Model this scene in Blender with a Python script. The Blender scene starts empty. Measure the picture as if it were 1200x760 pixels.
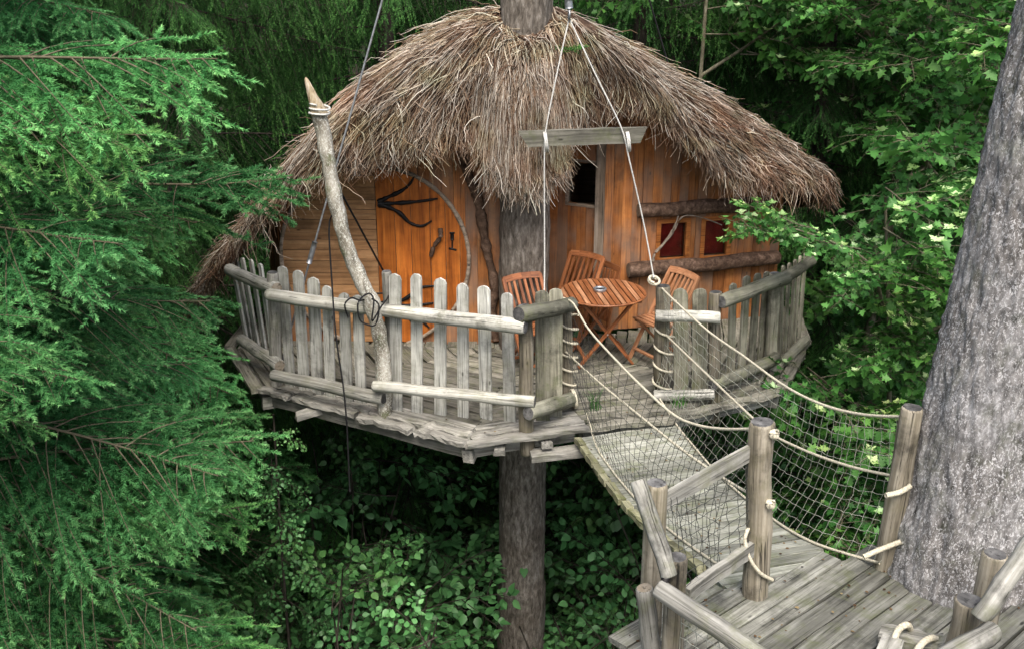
import bpy, math, random
import numpy as np
from mathutils import Vector, Matrix, noise
from mathutils.bvhtree import BVHTree

random.seed(7)
RNG = np.random.default_rng(7)
S = bpy.context.scene
C = S.collection
R = math.radians

# ------------------------------------------------------------------ camera, sky, sun, exposure
CAM = Vector((0, 0, 4.0)); PITCH = R(20); F = 1200.0
cam = bpy.data.cameras.new('camera'); camo = bpy.data.objects.new('camera', cam); C.objects.link(camo)
camo.location = CAM; camo.rotation_euler = (R(90) - PITCH, 0, 0)
cam.sensor_width = 36; cam.lens = 36.0; cam.clip_end = 600; cam.clip_start = 0.05
S.camera = camo

w = bpy.data.worlds.new('World'); S.world = w; w.use_nodes = True
nt = w.node_tree; nt.nodes.clear()
sky = nt.nodes.new('ShaderNodeTexSky'); sky.sky_type = 'NISHITA'; sky.sun_disc = False
SUN_EL, SUN_AZ = R(60), R(178)
sky.sun_elevation = SUN_EL; sky.sun_rotation = SUN_AZ
sky.air_density = 1.0; sky.dust_density = 6.0; sky.ozone_density = 1.0
bg = nt.nodes.new('ShaderNodeBackground'); bg.inputs['Strength'].default_value = 0.15
wo = nt.nodes.new('ShaderNodeOutputWorld')
nt.links.new(sky.outputs[0], bg.inputs[0]); nt.links.new(bg.outputs[0], wo.inputs[0])
sl = bpy.data.lights.new('sun', 'SUN'); sl.energy = 1.5; sl.angle = R(35); sl.color = (1.0, 0.96, 0.9)
so = bpy.data.objects.new('sun', sl); C.objects.link(so)
sd = Vector((math.sin(SUN_AZ) * math.cos(SUN_EL), math.cos(SUN_AZ) * math.cos(SUN_EL), math.sin(SUN_EL)))
so.rotation_euler = (-sd).to_track_quat('-Z', 'Y').to_euler()
S.view_settings.view_transform = 'Standard'; S.view_settings.look = 'None'
S.view_settings.gamma = 1; S.view_settings.use_curve_mapping = False
S.view_settings.exposure = 1.1
S.cycles.use_denoising = True
S.cycles.max_bounces = 6; S.cycles.diffuse_bounces = 3; S.cycles.glossy_bounces = 2
S.cycles.transmission_bounces = 4; S.cycles.transparent_max_bounces = 6
S.cycles.caustics_reflective = False; S.cycles.caustics_refractive = False

# ------------------------------------------------------------------ pixel -> place helpers
FWD = Vector((0, math.cos(PITCH), -math.sin(PITCH))); UP = Vector((0, math.sin(PITCH), math.cos(PITCH)))
def ray(px, py):
    return Vector(((px - 600) / F, 0, 0)) + FWD + UP * ((380 - py) / F)
def G(px, py, z=0.0):                     # where the ray meets a level surface
    d = ray(px, py); return CAM + d * ((z - CAM.z) / d.z)
def P(px, py, Y):                         # where the ray meets an upright plane Y away
    d = ray(px, py); return CAM + d * (Y / d.y)
def PL(px, py, p0, n):                    # where the ray meets any plane
    d = ray(px, py); return CAM + d * ((p0 - CAM).dot(n) / d.dot(n))

# ------------------------------------------------------------------ materials
def nodes_of(name):
    m = bpy.data.materials.new(name); m.use_nodes = True
    t = m.node_tree; t.nodes.clear()
    o = t.nodes.new('ShaderNodeOutputMaterial'); b = t.nodes.new('ShaderNodeBsdfPrincipled')
    t.links.new(b.outputs[0], o.inputs[0])
    return m, t, b, o
def N(t, typ, **kw):
    n = t.nodes.new(typ)
    for k, v in kw.items():
        if k in n.inputs: n.inputs[k].default_value = v
        else: setattr(n, k, v)
    return n
def ramp(t, stops, src):
    r = t.nodes.new('ShaderNodeValToRGB')
    e = r.color_ramp.elements
    while len(e) > 1: e.remove(e[-1])
    e[0].position = stops[0][0]; e[0].color = (*stops[0][1], 1)
    for p, c in stops[1:]:
        x = e.new(p); x.color = (*c, 1)
    t.links.new(src, r.inputs[0]); return r
def mixc(t, fac, a, b, mode='MIX'):
    m = t.nodes.new('ShaderNodeMix'); m.data_type = 'RGBA'; m.blend_type = mode
    for s, v in ((m.inputs[0], fac), (m.inputs[6], a), (m.inputs[7], b)):
        if isinstance(v, (int, float)): s.default_value = v
        elif isinstance(v, tuple): s.default_value = (*v, 1)
        else: t.links.new(v, s)
    return m.outputs[2]
def coords(t, scale, rnd=37.0):
    tc = N(t, 'ShaderNodeTexCoord'); oi = N(t, 'ShaderNodeObjectInfo')
    mul = N(t, 'ShaderNodeMath', operation='MULTIPLY'); mul.inputs[1].default_value = rnd
    t.links.new(oi.outputs['Random'], mul.inputs[0])
    ad = N(t, 'ShaderNodeVectorMath', operation='ADD')
    t.links.new(tc.outputs['Object'], ad.inputs[0]); t.links.new(mul.outputs[0], ad.inputs[1])
    mp = N(t, 'ShaderNodeMapping'); mp.inputs['Scale'].default_value = scale
    t.links.new(ad.outputs[0], mp.inputs[0])
    return mp.outputs[0], ad.outputs[0], oi.outputs['Random']
def wood(name, dark, mid, light, grain=(1.5, 26, 26), rough=0.75, moss=0.0, var=0.35, bump=0.4, stain=0.0,
         mosscol=(0.06, 0.085, 0.02), spec=0.25, knots=True, crack=0.7):
    m, t, b, o = nodes_of(name)
    v, raw, rnd = coords(t, grain)
    n1 = N(t, 'ShaderNodeTexNoise', Scale=1.0, Detail=6.0, Roughness=0.65, Distortion=0.6); t.links.new(v, n1.inputs['Vector'])
    n2 = N(t, 'ShaderNodeTexNoise', Scale=4.5, Detail=5.0, Roughness=0.6); t.links.new(raw, n2.inputs['Vector'])
    c = ramp(t, [(0.28, dark), (0.48, mid), (0.7, light)], n1.outputs[0]).outputs[0]
    c2 = ramp(t, [(0.3, (0.55, 0.55, 0.55)), (0.65, (1.15, 1.15, 1.15))], n2.outputs[0]).outputs[0]
    c = mixc(t, 0.7, c, c2, 'MULTIPLY')
    mpc = N(t, 'ShaderNodeMapping'); mpc.inputs['Scale'].default_value = (grain[0] * 1.6, grain[1] * 3.6, grain[2] * 3.6); t.links.new(raw, mpc.inputs[0])
    n5 = N(t, 'ShaderNodeTexNoise', Scale=1.0, Detail=3.0, Roughness=0.6, Distortion=0.4); t.links.new(mpc.outputs[0], n5.inputs['Vector'])
    c5 = ramp(t, [(0.33, (1 - crack,) * 3), (0.44, (1, 1, 1)), (0.6, (1, 1, 1)), (0.72, (1.25,) * 3)], n5.outputs[0]).outputs[0]
    c = mixc(t, 1.0, c, c5, 'MULTIPLY')
    n6 = N(t, 'ShaderNodeTexNoise', Scale=2.3, Detail=6.0, Roughness=0.72); t.links.new(raw, n6.inputs['Vector'])
    c6 = ramp(t, [(0.34, (1 - 0.75 * crack,) * 3), (0.47, (1, 1, 1))], n6.outputs[0]).outputs[0]
    c = mixc(t, 1.0, c, c6, 'MULTIPLY')
    rv = N(t, 'ShaderNodeMapRange'); rv.inputs[3].default_value = 1 - var; rv.inputs[4].default_value = 1 + var * 0.7
    t.links.new(rnd, rv.inputs[0])
    c = mixc(t, 1.0, c, rv.outputs[0], 'MULTIPLY')
    if knots:
        vo = N(t, 'ShaderNodeTexVoronoi', Scale=3.2, Randomness=1.0)
        mp2 = N(t, 'ShaderNodeMapping'); mp2.inputs['Scale'].default_value = (0.8, 2.0, 2.0)
        t.links.new(raw, mp2.inputs[0]); t.links.new(mp2.outputs[0], vo.inputs['Vector'])
        k = ramp(t, [(0.035, (1, 1, 1)), (0.075, (0, 0, 0))], vo.outputs['Distance'])
        c = mixc(t, k.outputs[0], c, tuple(x * 0.4 for x in dark))
    if stain > 0:
        n4 = N(t, 'ShaderNodeTexNoise', Scale=1.7, Detail=4.0); t.links.new(raw, n4.inputs['Vector'])
        s = ramp(t, [(0.42, (0, 0, 0)), (0.62, (stain,) * 3)], n4.outputs[0])
        c = mixc(t, s.outputs[0], c, (0.20, 0.17, 0.14))
    if moss > 0:
        n3 = N(t, 'ShaderNodeTexNoise', Scale=6.0, Detail=7.0, Roughness=0.7); t.links.new(raw, n3.inputs['Vector'])
        s = ramp(t, [(0.5, (0, 0, 0)), (0.68, (moss,) * 3)], n3.outputs[0])
        c = mixc(t, s.outputs[0], c, mosscol)
    t.links.new(c, b.inputs['Base Color'])
    b.inputs['Roughness'].default_value = rough; b.inputs['Specular IOR Level'].default_value = spec
    bp = N(t, 'ShaderNodeBump', Strength=bump, Distance=0.006); t.links.new(n1.outputs[0], bp.inputs['Height'])
    t.links.new(bp.outputs[0], b.inputs['Normal'])
    return m
def plain(name, col, rough=0.6, metal=0.0, nscale=30, var=0.3, bump=0.15, spec=0.3):
    m, t, b, o = nodes_of(name)
    v, raw, rnd = coords(t, (1, 1, 1))
    n1 = N(t, 'ShaderNodeTexNoise', Scale=nscale, Detail=5.0); t.links.new(v, n1.inputs['Vector'])
    c = ramp(t, [(0.3, tuple(x * (1 - var) for x in col)), (0.7, tuple(min(1, x * (1 + var)) for x in col))], n1.outputs[0])
    t.links.new(c.outputs[0], b.inputs['Base Color'])
    b.inputs['Roughness'].default_value = rough; b.inputs['Metallic'].default_value = metal
    b.inputs['Specular IOR Level'].default_value = spec
    bp = N(t, 'ShaderNodeBump', Strength=bump, Distance=0.004); t.links.new(n1.outputs[0], bp.inputs['Height'])
    t.links.new(bp.outputs[0], b.inputs['Normal'])
    return m
def tinted(name, stops, rough=0.6, trans=0.0, spec=0.3, hue=0.0, nz=0.0, objvar=0.25, redden=False):
    m, t, b, o = nodes_of(name)
    a = N(t, 'ShaderNodeAttribute', attribute_name='tint')
    c = ramp(t, stops, a.outputs['Fac']).outputs[0]
    oi = N(t, 'ShaderNodeObjectInfo')
    rv = N(t, 'ShaderNodeMapRange'); rv.inputs[3].default_value = 1 - objvar; rv.inputs[4].default_value = 1 + objvar
    t.links.new(oi.outputs['Random'], rv.inputs[0])
    c = mixc(t, 1.0, c, rv.outputs[0], 'MULTIPLY')
    if hue:
        k1 = N(t, 'ShaderNodeMath', operation='MULTIPLY'); k1.inputs[1].default_value = 7.31; t.links.new(oi.outputs['Random'], k1.inputs[0])
        k2 = N(t, 'ShaderNodeMath', operation='FRACT'); t.links.new(k1.outputs[0], k2.inputs[0])
        k3 = N(t, 'ShaderNodeMath', operation='MULTIPLY'); k3.inputs[1].default_value = hue; t.links.new(k2.outputs[0], k3.inputs[0])
        c = mixc(t, k3.outputs[0], c, mixc(t, 1.0, c, (1.7, 1.05, 0.45), 'MULTIPLY'))
    if nz:
        tc = N(t, 'ShaderNodeTexCoord')
        n1 = N(t, 'ShaderNodeTexNoise', Scale=nz, Detail=4.0); t.links.new(tc.outputs['Object'], n1.inputs['Vector'])
        s = ramp(t, [(0.3, (0.6,) * 3), (0.7, (1.2,) * 3)], n1.outputs[0])
        c = mixc(t, 1.0, c, s.outputs[0], 'MULTIPLY')
    if redden:
        n2 = N(t, 'ShaderNodeTexNoise', Scale=1.6, Detail=5.0, Roughness=0.65); t.links.new(tc.outputs['Object'], n2.inputs['Vector'])
        s2 = ramp(t, [(0.50, (0, 0, 0)), (0.70, (0.38,) * 3)], n2.outputs[0])
        c = mixc(t, s2.outputs[0], c, mixc(t, 1.0, c, (1.25, 0.72, 0.48), 'MULTIPLY'))
        n3 = N(t, 'ShaderNodeTexNoise', Scale=1.1, Detail=4.0); n3.inputs['Scale'].default_value = 2.7; t.links.new(tc.outputs['Object'], n3.inputs['Vector'])
        s3 = ramp(t, [(0.5, (0, 0, 0)), (0.68, (0.5,) * 3)], n3.outputs[0])
        c = mixc(t, s3.outputs[0], c, mixc(t, 1.0, c, (0.85, 0.95, 0.6), 'MULTIPLY'))
    t.links.new(c, b.inputs['Base Color'])
    b.inputs['Roughness'].default_value = rough; b.inputs['Specular IOR Level'].default_value = spec
    if trans > 0:
        tr = N(t, 'ShaderNodeBsdfTranslucent'); t.links.new(c, tr.inputs['Color'])
        mx = N(t, 'ShaderNodeMixShader'); mx.inputs[0].default_value = trans
        t.links.new(b.outputs[0], mx.inputs[1]); t.links.new(tr.outputs[0], mx.inputs[2])
        t.links.new(mx.outputs[0], o.inputs[0])
    return m
def bark(name, dark, mid, light, fleck=0.0, zs=0.25, scale=30, moss=0.0, bump=0.8, fleckcol=(0.5, 0.5, 0.49)):
    m, t, b, o = nodes_of(name)
    tc = N(t, 'ShaderNodeTexCoord')
    mp = N(t, 'ShaderNodeMapping'); mp.inputs['Scale'].default_value = (1, 1, zs); t.links.new(tc.outputs['Object'], mp.inputs[0])
    n1 = N(t, 'ShaderNodeTexNoise', Scale=scale, Detail=8.0, Roughness=0.7, Distortion=0.3); t.links.new(mp.outputs[0], n1.inputs['Vector'])
    n2 = N(t, 'ShaderNodeTexNoise', Scale=2.2, Detail=4.0); t.links.new(tc.outputs['Object'], n2.inputs['Vector'])
    c = ramp(t, [(0.32, dark), (0.5, mid), (0.68, light)], n1.outputs[0]).outputs[0]
    c2 = ramp(t, [(0.3, (0.7, 0.68, 0.66)), (0.7, (1.1, 1.12, 1.15))], n2.outputs[0]).outputs[0]
    c = mixc(t, 1.0, c, c2, 'MULTIPLY')
    if fleck:
        mp2 = N(t, 'ShaderNodeMapping'); mp2.inputs['Scale'].default_value = (1, 1, 0.6); t.links.new(tc.outputs['Object'], mp2.inputs[0])
        n3 = N(t, 'ShaderNodeTexNoise', Scale=85, Detail=4.0, Roughness=0.65, Distortion=1.0); t.links.new(mp2.outputs[0], n3.inputs['Vector'])
        n4 = N(t, 'ShaderNodeTexNoise', Scale=3.0, Detail=3.0); t.links.new(tc.outputs['Object'], n4.inputs['Vector'])
        s = ramp(t, [(0.53, (0, 0, 0)), (0.585, (1, 1, 1))], n3.outputs[0]).outputs[0]
        s2 = ramp(t, [(0.3, (fleck * 0.45,) * 3), (0.6, (fleck,) * 3)], n4.outputs[0]).outputs[0]
        s = mixc(t, 1.0, s, s2, 'MULTIPLY')
        c = mixc(t, s, c, fleckcol)
    if moss:
        n5 = N(t, 'ShaderNodeTexNoise', Scale=5.0, Detail=6.0, Roughness=0.7); t.links.new(tc.outputs['Object'], n5.inputs['Vector'])
        s = ramp(t, [(0.52, (0, 0, 0)), (0.66, (moss,) * 3)], n5.outputs[0]).outputs[0]
        c = mixc(t, s, c, (0.07, 0.09, 0.025))
    t.links.new(c, b.inputs['Base Color']); b.inputs['Roughness'].default_value = 0.85
    b.inputs['Specular IOR Level'].default_value = 0.15
    bp = N(t, 'ShaderNodeBump', Strength=bump, Distance=0.012); t.links.new(n1.outputs[0], bp.inputs['Height'])
    t.links.new(bp.outputs[0], b.inputs['Normal'])
    return m

M = {}
M['grey'] = wood('weathered_grey_wood', (0.10, 0.098, 0.085), (0.23, 0.225, 0.20), (0.36, 0.355, 0.32), moss=0.35, mosscol=(0.10, 0.115, 0.05))
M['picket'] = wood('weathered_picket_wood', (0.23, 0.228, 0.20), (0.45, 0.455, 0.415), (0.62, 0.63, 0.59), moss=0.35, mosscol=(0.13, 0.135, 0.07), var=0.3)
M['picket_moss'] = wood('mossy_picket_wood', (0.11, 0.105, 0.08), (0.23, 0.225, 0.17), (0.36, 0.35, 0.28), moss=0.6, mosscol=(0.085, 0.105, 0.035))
M['rail'] = wood('peeled_rail_log', (0.15, 0.145, 0.12), (0.36, 0.36, 0.32), (0.54, 0.54, 0.49), grain=(0.9, 24, 24), crack=0.85, bump=0.8, moss=0.5, mosscol=(0.14, 0.145, 0.085))
M['rail_near'] = wood('grey_near_rail', (0.08, 0.078, 0.066), (0.24, 0.238, 0.21), (0.42, 0.42, 0.385), grain=(0.8, 24, 24), crack=0.85, bump=0.8, moss=0.6, mosscol=(0.12, 0.13, 0.06))
M['rail_moss'] = wood('mossy_rail_log', (0.06, 0.06, 0.045), (0.15, 0.15, 0.115), (0.26, 0.26, 0.21), grain=(1.2, 14, 14), moss=0.6, mosscol=(0.10, 0.115, 0.05))
M['end'] = wood('cut_log_end', (0.03, 0.03, 0.03), (0.075, 0.075, 0.074), (0.17, 0.17, 0.165), grain=(10, 10, 10), knots=False)
M['end_pale'] = wood('pale_cut_end', (0.16, 0.13, 0.09), (0.28, 0.24, 0.18), (0.40, 0.36, 0.29), grain=(10, 10, 10), knots=False)
M['deck'] = wood('deck_board_wood', (0.075, 0.072, 0.058), (0.17, 0.165, 0.135), (0.29, 0.28, 0.235), moss=0.55, mosscol=(0.075, 0.09, 0.03))
M['bridge'] = wood('bridge_board_wood', (0.045, 0.046, 0.038), (0.14, 0.142, 0.122), (0.27, 0.275, 0.245), moss=0.6, mosscol=(0.075, 0.088, 0.035))
M['bridge_top'] = wood('footbridge_board_wood', (0.11, 0.115, 0.09), (0.27, 0.28, 0.235), (0.42, 0.43, 0.38), moss=0.6, mosscol=(0.13, 0.15, 0.07))
M['moss_edge'] = wood('mossy_edge_wood', (0.09, 0.085, 0.05), (0.22, 0.22, 0.13), (0.36, 0.35, 0.24), moss=0.8, mosscol=(0.11, 0.13, 0.03))
M['post'] = wood('post_wood', (0.065, 0.058, 0.041), (0.18, 0.16, 0.12), (0.33, 0.305, 0.245), crack=0.85, bump=0.8, grain=(0.8, 22, 22), moss=0.4, mosscol=(0.12, 0.115, 0.05))
M['orange'] = wood('stained_wall_wood', (0.16, 0.056, 0.018), (0.34, 0.128, 0.038), (0.48, 0.205, 0.065), grain=(1.0, 18, 18), stain=0.5, rough=0.55, var=0.3, crack=0.55)
M['door'] = wood('door_wood', (0.17, 0.044, 0.010), (0.38, 0.112, 0.019), (0.55, 0.18, 0.032), grain=(0.9, 14, 14), rough=0.45, var=0.22, crack=0.35)
M['pale'] = wood('pale_board_wood', (0.21, 0.105, 0.046), (0.37, 0.20, 0.09), (0.49, 0.29, 0.145), grain=(1.2, 14, 14), rough=0.6, var=0.2, crack=0.35)
M['frame'] = wood('window_frame_wood', (0.22, 0.07, 0.018), (0.40, 0.14, 0.035), (0.52, 0.21, 0.06), grain=(1.2, 20, 20), rough=0.5)
M['grey_trim'] = wood('grey_trim_wood', (0.12, 0.09, 0.065), (0.25, 0.20, 0.15), (0.38, 0.32, 0.26), grain=(1.2, 20, 20))
M['teak'] = wood('oiled_furniture_wood', (0.11, 0.036, 0.014), (0.25, 0.09, 0.034), (0.38, 0.16, 0.068), grain=(2, 40, 40), rough=0.4, var=0.25, bump=0.15, spec=0.4, knots=False, crack=0.35)
M['teak_pale'] = wood('faded_furniture_wood', (0.20, 0.085, 0.038), (0.34, 0.16, 0.08), (0.50, 0.27, 0.15), grain=(2, 40, 40), rough=0.45, var=0.2, bump=0.15, knots=False, crack=0.35)
M['barklog'] = bark('rough_log_bark', (0.035, 0.022, 0.015), (0.10, 0.062, 0.042), (0.22, 0.15, 0.11), zs=1.0, scale=16)
M['trunk'] = bark('spruce_bark', (0.036, 0.031, 0.025), (0.145, 0.126, 0.104), (0.30, 0.275, 0.24), zs=0.3, scale=26)
M['bigbark'] = bark('flecked_bark', (0.045, 0.043, 0.041), (0.165, 0.160, 0.154), (0.30, 0.295, 0.288), fleck=0.75, zs=0.4, scale=24, moss=0.25, fleckcol=(0.55, 0.555, 0.56))
M['deadpole'] = bark('lichen_dead_wood', (0.07, 0.06, 0.045), (0.26, 0.24, 0.195), (0.47, 0.455, 0.40), fleck=0.9, zs=0.3, scale=11, moss=0.7, fleckcol=(0.62, 0.64, 0.58))
M['deadtip'] = bark('bare_broken_wood', (0.16, 0.12, 0.07), (0.40, 0.33, 0.22), (0.58, 0.54, 0.46), zs=0.25, scale=26)
M['saplingbark'] = bark('sapling_bark', (0.05, 0.045, 0.03), (0.13, 0.12, 0.08), (0.22, 0.21, 0.15), zs=0.4, scale=18, moss=0.4)
M['darkbark'] = bark('dark_bark', (0.015, 0.013, 0.011), (0.045, 0.038, 0.03), (0.09, 0.08, 0.065), zs=0.3, scale=16)
M['twig'] = plain('dead_twig', (0.22, 0.18, 0.14), 0.8)
M['firtwig'] = plain('fir_twig', (0.10, 0.088, 0.055), 0.8)
M['rope'] = plain('hemp_rope', (0.47, 0.44, 0.34), 0.85, nscale=90, var=0.35, bump=0.5, spec=0.1)
M['white_rope'] = plain('white_rope', (0.50, 0.50, 0.47), 0.8, nscale=90, var=0.25, bump=0.4, spec=0.15)
M['net'] = plain('net_cord', (0.045, 0.048, 0.045), 0.8, nscale=20, var=0.5, spec=0.1)
M['net_pale'] = plain('pale_net_cord', (0.34, 0.35, 0.29), 0.8, nscale=20, var=0.35, spec=0.1)
M['black_rope'] = plain('black_rope', (0.012, 0.012, 0.013), 0.7, spec=0.2)
M['iron'] = plain('black_iron', (0.010, 0.009, 0.009), 0.55, 0.4, spec=0.35)
M['steel'] = plain('galvanised_steel', (0.35, 0.37, 0.39), 0.45, 0.8)
M['red'] = plain('dark_red_curtain', (0.38, 0.028, 0.018), 0.8, nscale=8, var=0.35)
M['inside'] = plain('dark_interior', (0.012, 0.011, 0.012), 0.9)
M['thatch'] = tinted('heather_thatch', [(0.0, (0.022, 0.012, 0.008)), (0.25, (0.085, 0.047, 0.031)), (0.5, (0.185, 0.130, 0.088)), (0.8, (0.315, 0.268, 0.215)), (1.0, (0.47, 0.44, 0.385))], rough=0.8, nz=2.5, spec=0.15, redden=True)
M['thatch_base'] = bark('thatch_base', (0.02, 0.013, 0.009), (0.06, 0.038, 0.026), (0.12, 0.08, 0.055), zs=1.0, scale=20)
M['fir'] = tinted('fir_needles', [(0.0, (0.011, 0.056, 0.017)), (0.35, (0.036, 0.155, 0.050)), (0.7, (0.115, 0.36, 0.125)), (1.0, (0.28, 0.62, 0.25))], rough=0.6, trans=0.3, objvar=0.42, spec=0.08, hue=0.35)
M['spruce'] = tinted('spruce_needles', [(0.0, (0.022, 0.066, 0.018)), (0.5, (0.046, 0.135, 0.040)), (1.0, (0.13, 0.33, 0.085))], rough=0.6, trans=0.3, objvar=0.4, spec=0.06, hue=0.15)
M['maple'] = tinted('maple_leaves', [(0.0, (0.022, 0.090, 0.020)), (0.5, (0.052, 0.172, 0.038)), (0.8, (0.10, 0.28, 0.065)), (0.9, (0.26, 0.48, 0.16)), (1.0, (0.48, 0.68, 0.38))], rough=0.45, trans=0.3, spec=0.22, objvar=0.3, hue=0.3)
M['hazel'] = tinted('shrub_leaves', [(0.0, (0.032, 0.11, 0.034)), (0.5, (0.075, 0.22, 0.075)), (1.0, (0.17, 0.40, 0.16))], rough=0.42, trans=0.25, spec=0.3, objvar=0.35, hue=0.3)
def glass_mat():
    m, t, b, o = nodes_of('window_glass')
    tr = N(t, 'ShaderNodeBsdfTransparent'); tr.inputs[0].default_value = (0.85, 0.85, 0.86, 1)
    gl = N(t, 'ShaderNodeBsdfGlossy'); gl.inputs['Roughness'].default_value = 0.05
    fr = N(t, 'ShaderNodeFresnel'); fr.inputs[0].default_value = 1.45
    mx = N(t, 'ShaderNodeMixShader'); t.links.new(fr.outputs[0], mx.inputs[0]); t.links.new(tr.outputs[0], mx.inputs[1]); t.links.new(gl.outputs[0], mx.inputs[2])
    t.links.new(mx.outputs[0], o.inputs[0]); t.nodes.remove(b); return m
M['glass'] = glass_mat()
def ground_mat():
    m, t, b, o = nodes_of('forest_litter')
    tc = N(t, 'ShaderNodeTexCoord')
    n1 = N(t, 'ShaderNodeTexNoise', Scale=3.0, Detail=9.0, Roughness=0.75); t.links.new(tc.outputs['Object'], n1.inputs['Vector'])
    n2 = N(t, 'ShaderNodeTexNoise', Scale=0.35, Detail=4.0); t.links.new(tc.outputs['Object'], n2.inputs['Vector'])
    c = ramp(t, [(0.3, (0.008, 0.006, 0.004)), (0.55, (0.02, 0.016, 0.010)), (0.75, (0.045, 0.034, 0.02))], n1.outputs[0]).outputs[0]
    s = ramp(t, [(0.45, (0, 0, 0)), (0.6, (0.7,) * 3)], n2.outputs[0]).outputs[0]
    c = mixc(t, s, c, (0.012, 0.026, 0.008))
    t.links.new(c, b.inputs['Base Color']); b.inputs['Roughness'].default_value = 0.95; b.inputs['Specular IOR Level'].default_value = 0.05
    bp = N(t, 'ShaderNodeBump', Strength=0.8, Distance=0.05); t.links.new(n1.outputs[0], bp.inputs['Height']); t.links.new(bp.outputs[0], b.inputs['Normal'])
    return m
M['ground'] = ground_mat()

# ------------------------------------------------------------------ object helpers
WM = {}
I4 = Matrix.Identity(4)
def place(o, parent, mw):
    C.objects.link(o)
    if parent is not None:
        o.parent = parent; o.matrix_parent_inverse = WM[parent.name].inverted()
    o.matrix_basis = mw; WM[o.name] = mw.copy()
    return o
def tag(o, label=None, cat=None, group=None, kind=None):
    if label: o['label'] = label
    if cat: o['category'] = cat
    if group: o['group'] = group
    if kind: o['kind'] = kind
    return o
def thing(name, loc, label, cat, group=None, rz=0.0):
    o = bpy.data.objects.new(name, None); o.empty_display_size = 0.2
    place(o, None, Matrix.Translation(Vector(loc)) @ Matrix.Rotation(rz, 4, 'Z'))
    return tag(o, label, cat, group)
def mesh_from(name, v, f, mats, smooth=False, midx=None):
    me = bpy.data.meshes.new(name); me.from_pydata([tuple(x) for x in v], [], f)
    for m in (mats if isinstance(mats, (list, tuple)) else [mats]): me.materials.append(m)
    if smooth: me.polygons.foreach_set('use_smooth', [True] * len(me.polygons))
    if midx is not None: me.polygons.foreach_set('material_index', midx)
    me.update(); return me
def np_mesh(name, v, f, mat, tint=None, smooth=False):      # v (n,3), f (m,3|4) arrays, or a list of such face arrays
    me = bpy.data.meshes.new(name); v = np.asarray(v, np.float32)
    fs = f if isinstance(f, list) else [f]
    fs = [np.asarray(x, np.int32) for x in fs if len(x)]
    tot = np.concatenate([np.full(len(x), x.shape[1], np.int32) for x in fs])
    idx = np.concatenate([x.ravel() for x in fs])
    me.vertices.add(len(v)); me.vertices.foreach_set('co', v.ravel())
    me.loops.add(len(idx)); me.loops.foreach_set('vertex_index', idx)
    me.polygons.add(len(tot)); st = np.zeros(len(tot), np.int32); st[1:] = np.cumsum(tot)[:-1]
    me.polygons.foreach_set('loop_start', st); me.polygons.foreach_set('loop_total', tot)
    if smooth: me.polygons.foreach_set('use_smooth', np.ones(len(tot), bool))
    if tint is not None:
        a = me.attributes.new('tint', 'FLOAT', 'POINT'); a.data.foreach_set('value', np.asarray(tint, np.float32))
    me.materials.append(mat); me.update(calc_edges=True); me.validate(); return me
def put(name, me, parent=None, mw=I4):
    return place(bpy.data.objects.new(name, me), parent, mw)
def frame(a, b, up=(0, 0, 1)):
    a = Vector(a); b = Vector(b); x = (b - a).normalized(); up = Vector(up)
    if abs(x.dot(up.normalized())) > 0.98: up = Vector((0, -1, 0))
    y = up.cross(x).normalized(); z = x.cross(y)
    m = Matrix((x, y, z)).transposed().to_4x4(); m.translation = a
    return m, (b - a).length
def plank(name, a, b, wd, th, mat, parent, up=(0, 0, 1), wob=0.004, seg=5, taper=0.0):
    m, L = frame(a, b, up); v = []; f = []
    for i in range(seg + 1):
        x = L * i / seg
        if i in (0, seg): x += random.uniform(-wob, wob) * 2
        k = 1 - taper * i / seg; dz = random.uniform(-wob, wob) * 0.8; dy = random.uniform(-wob, wob)
        for sy, sz in ((-1, -1), (1, -1), (1, 1), (-1, 1)):
            sk = random.uniform(-wob, wob) * 2 if i in (0, seg) else 0
            v.append((x + sk, sy * wd / 2 * k + dy + random.uniform(-wob, wob), sz * th / 2 + dz + random.uniform(-wob, wob) * 0.5))
    for i in range(seg):
        for j in range(4):
            k = (j + 1) % 4; f.append((i * 4 + j, i * 4 + k, i * 4 + 4 + k, i * 4 + 4 + j))
    f.append((3, 2, 1, 0)); e = seg * 4; f.append((e, e + 1, e + 2, e + 3))
    return put(name, mesh_from(name, v, f, mat), parent, m)
def log(name, a, b, r0, r1, mat, parent, end=None, sides=12, seg=8, wob=0.06, bend=0.0, up=(0, 0, 1), chamfer=True):
    m, L = frame(a, b, up); v = []; f = []; mi = []
    ph = random.random() * 100
    st = [(i / seg, 1.0) for i in range(seg + 1)]
    if chamfer: st = [(0, 0.86)] + [(min(max(s, 0.012), 0.988), k) for s, k in st] + [(1, 0.86)]
    for s, k in st:
        r = (r0 + (r1 - r0) * s) * k
        oy = bend * math.sin(math.pi * s) + noise.noise(Vector((s * 3, ph, 0))) * r0 * 0.35
        oz = noise.noise(Vector((s * 3, ph, 7))) * r0 * 0.35
        for j in range(sides):
            t = 2 * math.pi * j / sides
            rr = r * (1 + wob * noise.noise(Vector((s * L * 5, math.cos(t) * 1.5 + ph, math.sin(t) * 1.5))) * 2)
            v.append((L * s, oy + rr * math.cos(t), oz + rr * math.sin(t)))
    n = len(st)
    for i in range(n - 1):
        for j in range(sides):
            k = (j + 1) % sides; f.append((i * sides + j, i * sides + k, (i + 1) * sides + k, (i + 1) * sides + j)); mi.append(0)
    f.append(tuple(range(sides - 1, -1, -1))); mi.append(1)
    f.append(tuple(range((n - 1) * sides, n * sides))); mi.append(1)
    me = mesh_from(name, v, f, [mat, end or M['end']], True, mi)
    me.polygons[-1].use_smooth = False; me.polygons[-2].use_smooth = False
    return put(name, me, parent, m)
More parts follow.
